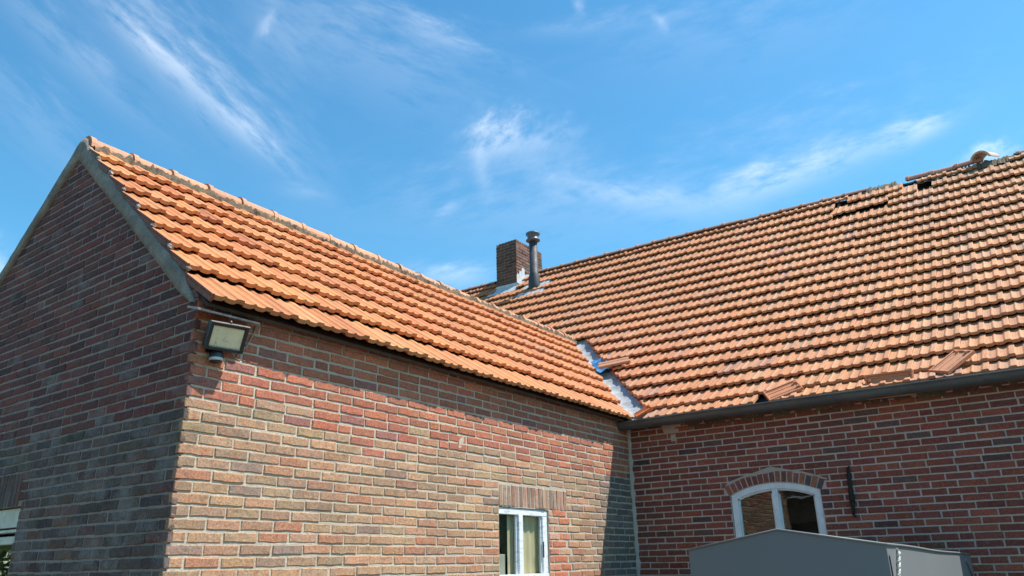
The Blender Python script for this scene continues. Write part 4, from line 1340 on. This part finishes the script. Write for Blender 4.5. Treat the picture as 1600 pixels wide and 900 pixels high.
# gable window
WAu0, WAu1 = WA[0], WA[1]
gw = MB()
bar(gw, (-WAu1, 0.035, 0.300+E), (-WAu0, 0.10, 0.424+E)); bar(gw, (-WAu1, 0.030, 0.268+E), (-WAu0, 0.10, 0.288+E), 0.003)
bar(gw, (-WAu1, 0.045, 0.195+E), (-WAu0, 0.10, 0.246+E), 0.004); bar(gw, (-WAu0-0.05, 0.05, WA[2]), (-WAu0, 0.10, 0.20+E)); bar(gw, (-WAu1, 0.05, WA[2]), (-WAu1+0.05, 0.10, 0.20+E)); bar(gw, (-WAu1, 0.045, WA[2]), (-WAu0, 0.10, WA[2]+0.05))
gwin = gw.build('window', M_CREAM, annex)
g = MB(); g.box((-WAu1+0.045, 0.072, WA[2]+0.045), (-WAu0-0.045, 0.076, 0.197+E)); g.build('pane', M_GLASS, gwin)
ib = MB(); ib.box((-3.2, 0.5, 0.8), (-1.5, 0.54, 2.3)); ib.build('room_wall', M_DARKIN, annex)

# farmhouse arched window
cw = MB()
def arch_band(mb, r0, r1, y0, y1, n=18, half=HALF):
    a = arc_pts(r1, n, half); b = arc_pts(r0, n, half)
    v = [(p[0], y0, p[1]) for p in a]+[(p[0], y0, p[1]) for p in b]+[(p[0], y1, p[1]) for p in a]+[(p[0], y1, p[1]) for p in b]; m = n+1
    f = []
    for k in range(n):
        f += [(k, k+1, m+k+1, m+k), (2*m+k, 3*m+k, 3*m+k+1, 2*m+k+1), (k, 2*m+k, 2*m+k+1, k+1), (m+k, m+k+1, 3*m+k+1, 3*m+k)]
    mb.add(v, f)
FY0, FY1 = L+0.012, L+0.08
arch_band(cw, AR-0.058, AR-0.002, FY0, FY1)
bar(cw, (WC[0]+0.002, FY0+0.001, WC_BOT), (WC[0]+0.062, FY1, WC_SPR-0.022)); bar(cw, (WC[1]-0.062, FY0+0.001, WC_BOT), (WC[1]-0.002, FY1, WC_SPR-0.022))
bar(cw, (1.462, FY0+0.004, WC_BOT+0.05), (1.516, FY1-0.004, WC_SPR+WC_RISE-0.058)); bar(cw, (WC[0], FY0-0.01, WC_BOT), (WC[1], FY1, WC_BOT+0.06))
cwin = cw.build('window', M_FRAME, farm); recalc(cwin.data)
ins = MB(); arch_band(ins, AR-0.074, AR-0.058, FY0+0.02, FY1-0.01, 18, HALF*0.93)
for x in (WC[0]+0.062, 1.450, 1.516, WC[1]-0.076): bar(ins, (x, FY0+0.02, WC_BOT+0.06), (x+0.013, FY1-0.01, WC_SPR-0.01), 0.002)
o = ins.build('glazing_bead', M_FRAME, cwin); recalc(o.data)
for x0, x1 in ((WC[0]+0.06, 1.463), (1.515, WC[1]-0.06)):
    g = MB(); top = [(x, AZ+math.sqrt((AR-0.056)**2-(x-AC)**2)) for x in np.linspace(x0, x1, 10)]
    pts = [(x0, WC_BOT+0.055)]+top+[(x1, WC_BOT+0.055)]
    m = len(pts); v = [(a, FY0+0.036, b) for a, b in pts]+[(a, FY0+0.040, b) for a, b in pts]
    g.add(v, [tuple(range(m)), tuple(range(2*m-1, m-1, -1))]+[(k, (k+1) % m, m+(k+1) % m, m+k) for k in range(m)])
    o = g.build('pane', M_GLASS, cwin); recalc(o.data)
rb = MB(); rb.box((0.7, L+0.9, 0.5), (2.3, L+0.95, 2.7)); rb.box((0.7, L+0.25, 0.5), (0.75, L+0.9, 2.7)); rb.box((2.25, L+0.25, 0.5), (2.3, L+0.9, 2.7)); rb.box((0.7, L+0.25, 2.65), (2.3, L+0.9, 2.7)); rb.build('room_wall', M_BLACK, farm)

# ------------------------------------------------------------------ floodlight
fc = np.array([0.125, 0.128, 1.243+E])
tilt = math.radians(28); yawf = math.radians(-14)
fn = np.array([math.cos(tilt)*math.cos(yawf), math.cos(tilt)*math.sin(yawf), -math.sin(tilt)])
fu = np.array([-math.sin(yawf), math.cos(yawf), 0.0]); fu /= np.linalg.norm(fu); fw = np.cross(fn, fu)
flood = empty('floodlight', (0.0, 0.128, 1.2+E), 'black security floodlight with cream lens fixed under the eave by the corner', 'lamp')
hs = MB(); hs.obox(fc-fn*0.03, fu, fw, fn, (0.108, 0.078, 0.028), 0.008)
hs.obox(fc-fn*0.065, fu, fw, fn, (0.085, 0.055, 0.03), 0.012)
for k in range(6): hs.obox(fc-fn*0.09+fu*(-0.06+0.024*k), fu, fw, fn, (0.003, 0.05, 0.02), 0)
for sgn, ax2, hh in ((1, fu, (0.010, 0.078, 0.010)), (-1, fu, (0.010, 0.078, 0.010))): hs.obox(fc+fu*sgn*0.099, fu, fw, fn, hh, 0.003)
for sgn in (1, -1): hs.obox(fc+fw*sgn*0.070, fu, fw, fn, (0.0885, 0.009, 0.0095), 0.003)
hs.build('housing', M_BLACK, flood)
gl = MB(); gl.obox(fc-fn*0.002, fu, fw, fn, (0.088, 0.060, 0.003), 0.001); gl.build('lens', M_LENS, flood)
rim = MB(); rim.obox(fc+fw*0.081+fn*0.006, fu, fw, fn, (0.110, 0.003, 0.010), 0.001); rim.obox(fc-fw*0.058+fn*0.004, fu, fw, fn, (0.088, 0.003, 0.003), 0); rim.build('rim', M_ALU, flood)
scw = MB(); scw.lathe(fc+fw*0.083+np.array([0, 0, 0]), [(0.008, 0), (0.010, 0.008), (0.006, 0.016)], 10); scw.build('screw', M_BLACK, flood)
br = MB(); br.tube([(0.0, 0.128, 1.21+E), (0.03, 0.128, 1.20+E), fc-fn*0.08], 0.014, 8); br.obox((0.006, 0.128, 1.21+E), (1, 0, 0), (0, 1, 0), (0, 0, 1), (0.006, 0.05, 0.04), 0.003); br.build('bracket', M_BLACK, flood)
sp = fc-fw*0.098-fn*0.03-fu*0.022
se = MB(); se.lathe(sp+np.array([0, 0, -0.03]), [(0.014, -0.034), (0.031, -0.029), (0.0385, -0.018), (0.040, 0.0), (0.038, 0.018), (0.030, 0.034), (0.012, 0.042)], 18); sen = se.build('sensor', M_BLACK, flood, True)
sw = MB(); sw.lathe(sp+np.array([0, 0, -0.03]), [(0.036, -0.0215), (0.0395, -0.0185), (0.0402, -0.006), (0.0385, -0.003)], 18); sw.build('sensor_lens', M_SENSW, sen, True)
cb = MB(); cb.tube([(0.012, 0.39, 1.40+E), (0.010, 0.372, 1.33+E), (0.012, 0.335, 1.255+E), (0.014, 0.30, 1.215+E), (0.015, 0.27, 1.165+E), (0.016, 0.245, 1.20+E), (0.03, 0.225, 1.235+E), (0.05, 0.18, 1.245+E)], 0.0045, 6)
o = cb.build('cable', M_CABLE, None, True, (0.01, 0.3, 1.3+E)); tag(o, 'thin bare cable looping down the brick beside the floodlight', 'cable')
kn = MB(); kn.tube([(0.018, 0.275, 1.246+E), (0.02, 0.30, 1.240+E), (0.018, 0.318, 1.247+E), (0.02, 0.30, 1.252+E)], 0.006, 6); kn.build('cable_clip', M_CURT, o, True)

# ------------------------------------------------------------------ covered thing in front of the farmhouse
TX0, TX1, TY0, TY1, TPX = 1.985, 3.015, 1.97, 5.05, 2.497
TE, TP = 0.064+E, 0.152+E
cov = empty('tarpaulin_cover', (2.5, 3.5, 0.0), 'grey tarpaulin cover with low peaked top laced at its corners', 'tarpaulin')
def soft_grid(mb, f, nu, nv):
    g = [[np.asarray(f(i/nu, j/nv), float) for j in range(nv+1)] for i in range(nu+1)]
    m = nv+1
    mb.add([p for row in g for p in row], [(i*m+j, (i+1)*m+j, (i+1)*m+j+1, i*m+j+1) for i in range(nu) for j in range(nv)])
def ttop(x):
    t = (x-TPX)/((TX1 if x > TPX else TX0)-TPX)
    return TP+(TE-TP)*t
cv = MB()
SG = lambda y: -0.052*max(0, min(1, (y-TY0)/(TY1-TY0)))*1.0+0.010*math.sin((y-TY0)*3.1)*0.3
ZB = 0.25
soft_grid(cv, lambda a, b: (TX0+(TX1-TX0)*a, TY0-0.006*math.sin(a*math.pi)*math.sin(b*math.pi), ZB+(ttop(TX0+(TX1-TX0)*a)-ZB)*b), 14, 8)
soft_grid(cv, lambda a, b: (TX0+(TX1-TX0)*a, TY1, ZB+(ttop(TX0+(TX1-TX0)*a)+SG(TY1)-ZB)*b), 14, 4)
def side_f(x, sgn):
    def f(a, b):
        y = TY0+(TY1-TY0)*a; w = 0.005*math.sin(a*7+b*3)*math.sin(b*math.pi)
        return (x+sgn*w*(1 if 0.001 < a < 0.999 else 0), y, ZB+(TE+SG(y)-ZB)*b)
    return f
soft_grid(cv, side_f(TX1, 1), 40, 8); soft_grid(cv, side_f(TX0, -1), 40, 8)
soft_grid(cv, lambda a, b: (TX0+(TPX-TX0)*a, TY0+(TY1-TY0)*b, ttop(TX0+(TPX-TX0)*a)+SG(TY0+(TY1-TY0)*b)), 6, 30)
soft_grid(cv, lambda a, b: (TPX+(TX1-TPX)*a, TY0+(TY1-TY0)*b, ttop(TPX+(TX1-TPX)*a)+SG(TY0+(TY1-TY0)*b)), 6, 30)
o = cv.build('canvas', M_TARP, cov, True)
hem = MB()
hem.tube([(TX0-0.003, TY0-0.003, TE), (TPX, TY0-0.003, TP+0.001), (TX1+0.003, TY0-0.003, TE)], 0.006, 6)
hem.tube([(TX1+0.003, TY0+(TY1-TY0)*t, TE+SG(TY0+(TY1-TY0)*t)) for t in np.linspace(0, 1, 20)], 0.007, 6)
hem.build('hem', M_TARP, cov, True)
fp_ = MB()
soft_grid(fp_, lambda a, b: (TX1+0.006+0.010*math.sin(b*6)*a, TY0+0.02+(0.06+0.16*(1-b))*a, 0.6+(TE-0.045-0.6)*b), 6, 8)
o = fp_.build('corner_flap', M_TARP, cov, True); recalc(o.data)
def lacing(x, y0, y1, z0, z1, mat, n=5):
    lc = MB()
    for ph in (0.0, 2.1):
        pts = []
        for k in range(n*5+1):
            t = k/(n*5); a = t*n*5.2+ph
            pts.append((x+0.012+0.005*math.sin(a), y0+(y1-y0)*t+0.008*math.cos(a)+random.uniform(-0.004, 0.004), z0+(z1-z0)*t))
        lc.tube(pts, 0.0042, 6)
    lc.build('lacing_cord', mat, cov, True)
lacing(TX1, TY0+0.22, TY0+0.10, TE-0.035, TE-0.16, M_ROPE)
lacing(TX1, TY0+0.10, TY0+0.09, TE-0.16, TE-0.60, M_ROPE, 10)
lacing(TX1, TY1-0.36, TY1-0.16, TE-0.10, TE-0.22, M_ROPE_D)
lacing(TX1, TY1-0.16, TY1-0.12, TE-0.22, TE-0.7, M_ROPE_D, 10)
ey = MB()
for (y, z) in ((TY0+0.23, TE-0.03), (TY0+0.10, TE-0.17), (TY1-0.37, TE-0.09)):
    ey.tube([(TX1-0.003, y, z), (TX1+0.008, y, z)], 0.014, 10)
ey.build('eyelet', M_ALU, cov)
tr = MB(); bar(tr, (TX0+0.05, TY0+0.05, 0.02), (TX1-0.05, TY1-0.05, ZB+0.05), 0.02); tr.build('load_bed', M_WOOD, cov)

# ------------------------------------------------------------------ loose tiles and bits on the roof
def underside_tile():
    """a pulled-out tile seen from below: shallow ribs, hooks and rims"""
    mb = MB(); w, l, t = 0.115, 0.20, 0.010
    mb.obox((0, 0, 0), (1, 0, 0), (0, 1, 0), (0, 0, 1), (w, l, t), 0.003)
    for u, hw, hh in ((-0.105, 0.008, 0.007), (-0.040, 0.013, 0.003), (0.035, 0.015, 0.003), (0.103, 0.009, 0.009), (-0.078, 0.005, 0.002), (0.070, 0.004, 0.002)):
        mb.obox((u, 0, t+hh*0.6), (1, 0, 0), (0, 1, 0), (0, 0, 1), (hw, l*0.985, hh), 0.003)
    for v in (l-0.012, -l+0.015): mb.obox((0, v, t+0.006), (1, 0, 0), (0, 1, 0), (0, 0, 1), (w*0.98, 0.008, 0.009), 0.002)
    for u in (-0.05, 0.05): mb.obox((u, l-0.04, t+0.012), (1, 0, 0), (0, 1, 0), (0, 0, 1), (0.014, 0.012, 0.014), 0.004)
    mb.uv = [[(mb.v[k][0], mb.v[k][1]) for k in f] for f in mb.f]
    me = mb.mesh('roof_tile', M_TILE); recalc(me); return me
UND = underside_tile()
def loose(me, P, ang, pitch, roll, label, tint, lift):
    """ang: turn in the roof plane from its slope line, pitch / roll: how far it leans out of the plane"""
    s = (P[1]-EAVE_Y)/0.817
    p, u, v, n = main_frame(P[0], s)
    base = Matrix([[float(u[i]), float(v[i]), float(n[i])] for i in range(3)])
    rot = base @ Matrix.Rotation(ang, 3, 'Z') @ Matrix.Rotation(pitch, 3, 'X') @ Matrix.Rotation(roll, 3, 'Y')
    o = bpy.data.objects.new('loose_roof_tile', me)
    link(o, None, tuple(np.array([P[0], P[1], main_z(P[0], P[1])])+n*(lift-0.035))); o.rotation_euler = rot.to_euler(); o.color = tint
    return tag(o, label, 'roof tile', 'loose tiles on the farmhouse roof')
loose(UND, (1.735, 5.105), math.radians(-62), 0.05, 0.10, 'broken loose tile lying upside down above the gutter over the arched window', (0.60, 0.23, 0.105, 0.05), 0.060).scale = (0.88, 0.85, 0.9)
loose(UND, (2.68, 5.03), math.radians(88), 0.0, -0.75, 'slim loose tile standing on its edge in the gutter, seen almost side on', (0.62, 0.24, 0.11, 0.05), 0.02)
loose(UND, (3.18, 5.16), math.radians(-38), 0.12, -0.10, 'big ribbed loose tile leaning over the gutter near the right end of the roof', (0.64, 0.27, 0.13, 0.1), 0.078).scale = (0.9, 0.88, 0.9)
vt = cut = None
o = loose(TILE_ME[1], (-0.90, 6.26), math.radians(-62), 0.0, -0.02, 'loose tile slipped across the zinc valley between both roofs', (0.50, 0.23, 0.12, 0.05), 0.075)
loose(UND, (0.225, 5.13), math.radians(-52), 0.15, 0.05, 'bright orange tile piece wedged at the foot of the zinc valley', (0.66, 0.20, 0.065, 0.0), 0.035).scale = (0.45, 0.5, 1)
# ridge tile left standing open on the broken ridge
rp = main_pt(3.80, S_R)
o = bpy.data.objects.new('loose_ridge_tile', tile_mesh(ridge_geo(0.32, 0.130, 10, 84), 'ridge_tile'))
link(o, None, tuple(rp+np.array([-0.10, -0.14, -0.03]))); o.rotation_euler = orient((0.42, 0.95, 0.22), (0.05, 0, 1)); o.color = (0.60, 0.42, 0.30, 0.3)
tag(o, 'pale ridge tile turned end on and standing open on the broken ridge', 'ridge tile')
# blue plastic scrap in the valley
bl = MB(); rr = random.Random(5); g = {}
for i in range(9):
    for j in range(6):
        t = 0.50+0.15*i/8; d = 0.02+0.26*j/5
        x, y = vx0+(vx1-vx0)*t+VN[0]*d, vy0+(vy1-vy0)*t+VN[1]*d
        g[i, j] = (x+rr.uniform(-0.015, 0.015), y+rr.uniform(-0.015, 0.015), main_z(x, y)-0.03+rr.uniform(0, 0.055))
for i in range(8):
    for j in range(5): bl.add([g[i, j], g[i+1, j], g[i+1, j+1], g[i, j+1]], [(0, 1, 2, 3)])
o = bl.build('plastic_sheet', M_BLUE, None, True, (-0.95, 6.3, 4.0)); tag(o, 'crumpled scrap of bright blue plastic stuffed into the roof valley', 'plastic sheet')

# ------------------------------------------------------------------ across the yard, mirrored in the panes
shed = empty('open_shed', (-1.6, -9.0, 0), 'low open shed across the yard, mirrored in the arched window', 'shed')
s1 = MB(); s1.box((-6.6, -11.0, 0), (2.0, -10.85, 6.0)); s1.box((-6.6, -10.85, 0), (-6.45, -8.0, 2.6)); s1.box((1.85, -10.85, 0), (2.0, -8.0, 2.6)); s1.box((-6.6, -9.4, 3.3), (2.0, -9.3, 7.0)); s1.build('wall', M_WOOD, shed)  # tall upper wall is added to keep bright sky out of the mirrored view
s2 = MB(); prev = None
for k in range(130):
    x = -6.8+k*0.068; h = 0.035*math.sin(k*math.pi/2.5)
    ring = [(x, -9.0+h, 3.14), (x, -9.05+h, 2.6), (x, -9.3, 2.55)]
    if prev: s2.add(prev+ring, [(0, 1, 4, 3), (1, 2, 5, 4)])
    prev = ring
s2.build('cladding', M_CORR, shed, True)
s4 = MB(); s4.box((-6.8, -9.35, 3.2), (2.1, -8.3, 3.26)); s4.build('roof', M_WOOD, shed)
s3 = MB(); s3.box((-6.8, -8.30, 3.14), (2.1, -8.26, 3.18)); s3.build('fascia_board', M_FRAME, shed)
def bush(loc, rad, n, label):
    t = empty('bush', loc, label, 'bush')
    tk = MB()
    for k in range(5):
        a = k*1.3; tk.tube([np.array(loc)+np.array([0.1*math.cos(a), 0.1*math.sin(a), 0]), np.array(loc)+np.array([0.4*rad*math.cos(a), 0.4*rad*math.sin(a), rad*1.1])], [0.06, 0.02], 6)
    tk.build('trunk', M_BARK, t)
    lf = MB(); rn = random.Random(int(abs(loc[0])*10))
    for k in range(n):
        d = np.array([rn.gauss(0, 1), rn.gauss(0, 1), rn.gauss(0, 1)]); d /= np.linalg.norm(d); q = rn.random()**0.4
        c = np.array(loc)+np.array([0, 0, rad*1.1])+d*rad*q*(0.8+0.3*math.sin(d[0]*5)*math.cos(d[2]*6))
        if c[2] < 0.1: continue
        a = np.array([rn.gauss(0, 1), rn.gauss(0, 1), rn.gauss(0, 0.5)]); a /= np.linalg.norm(a); b = np.cross(a, d); b /= np.linalg.norm(b)+1e-6
        s = 0.09*rn.uniform(0.6, 1.3); g_ = rn.uniform(0.6, 1.3)
        lf.add([c-a*s, c+b*s*0.5, c+a*s, c-b*s*0.5], [(0, 1, 2, 3)], (0.05*g_, 0.10*g_, 0.025*g_, 0, rn.random()))
    o = lf.build('crown', M_LEAF, t)
bush((-11.5, -4.2, 0), 2.2, 3500, 'tall green bush across the yard, mirrored in the gable window')
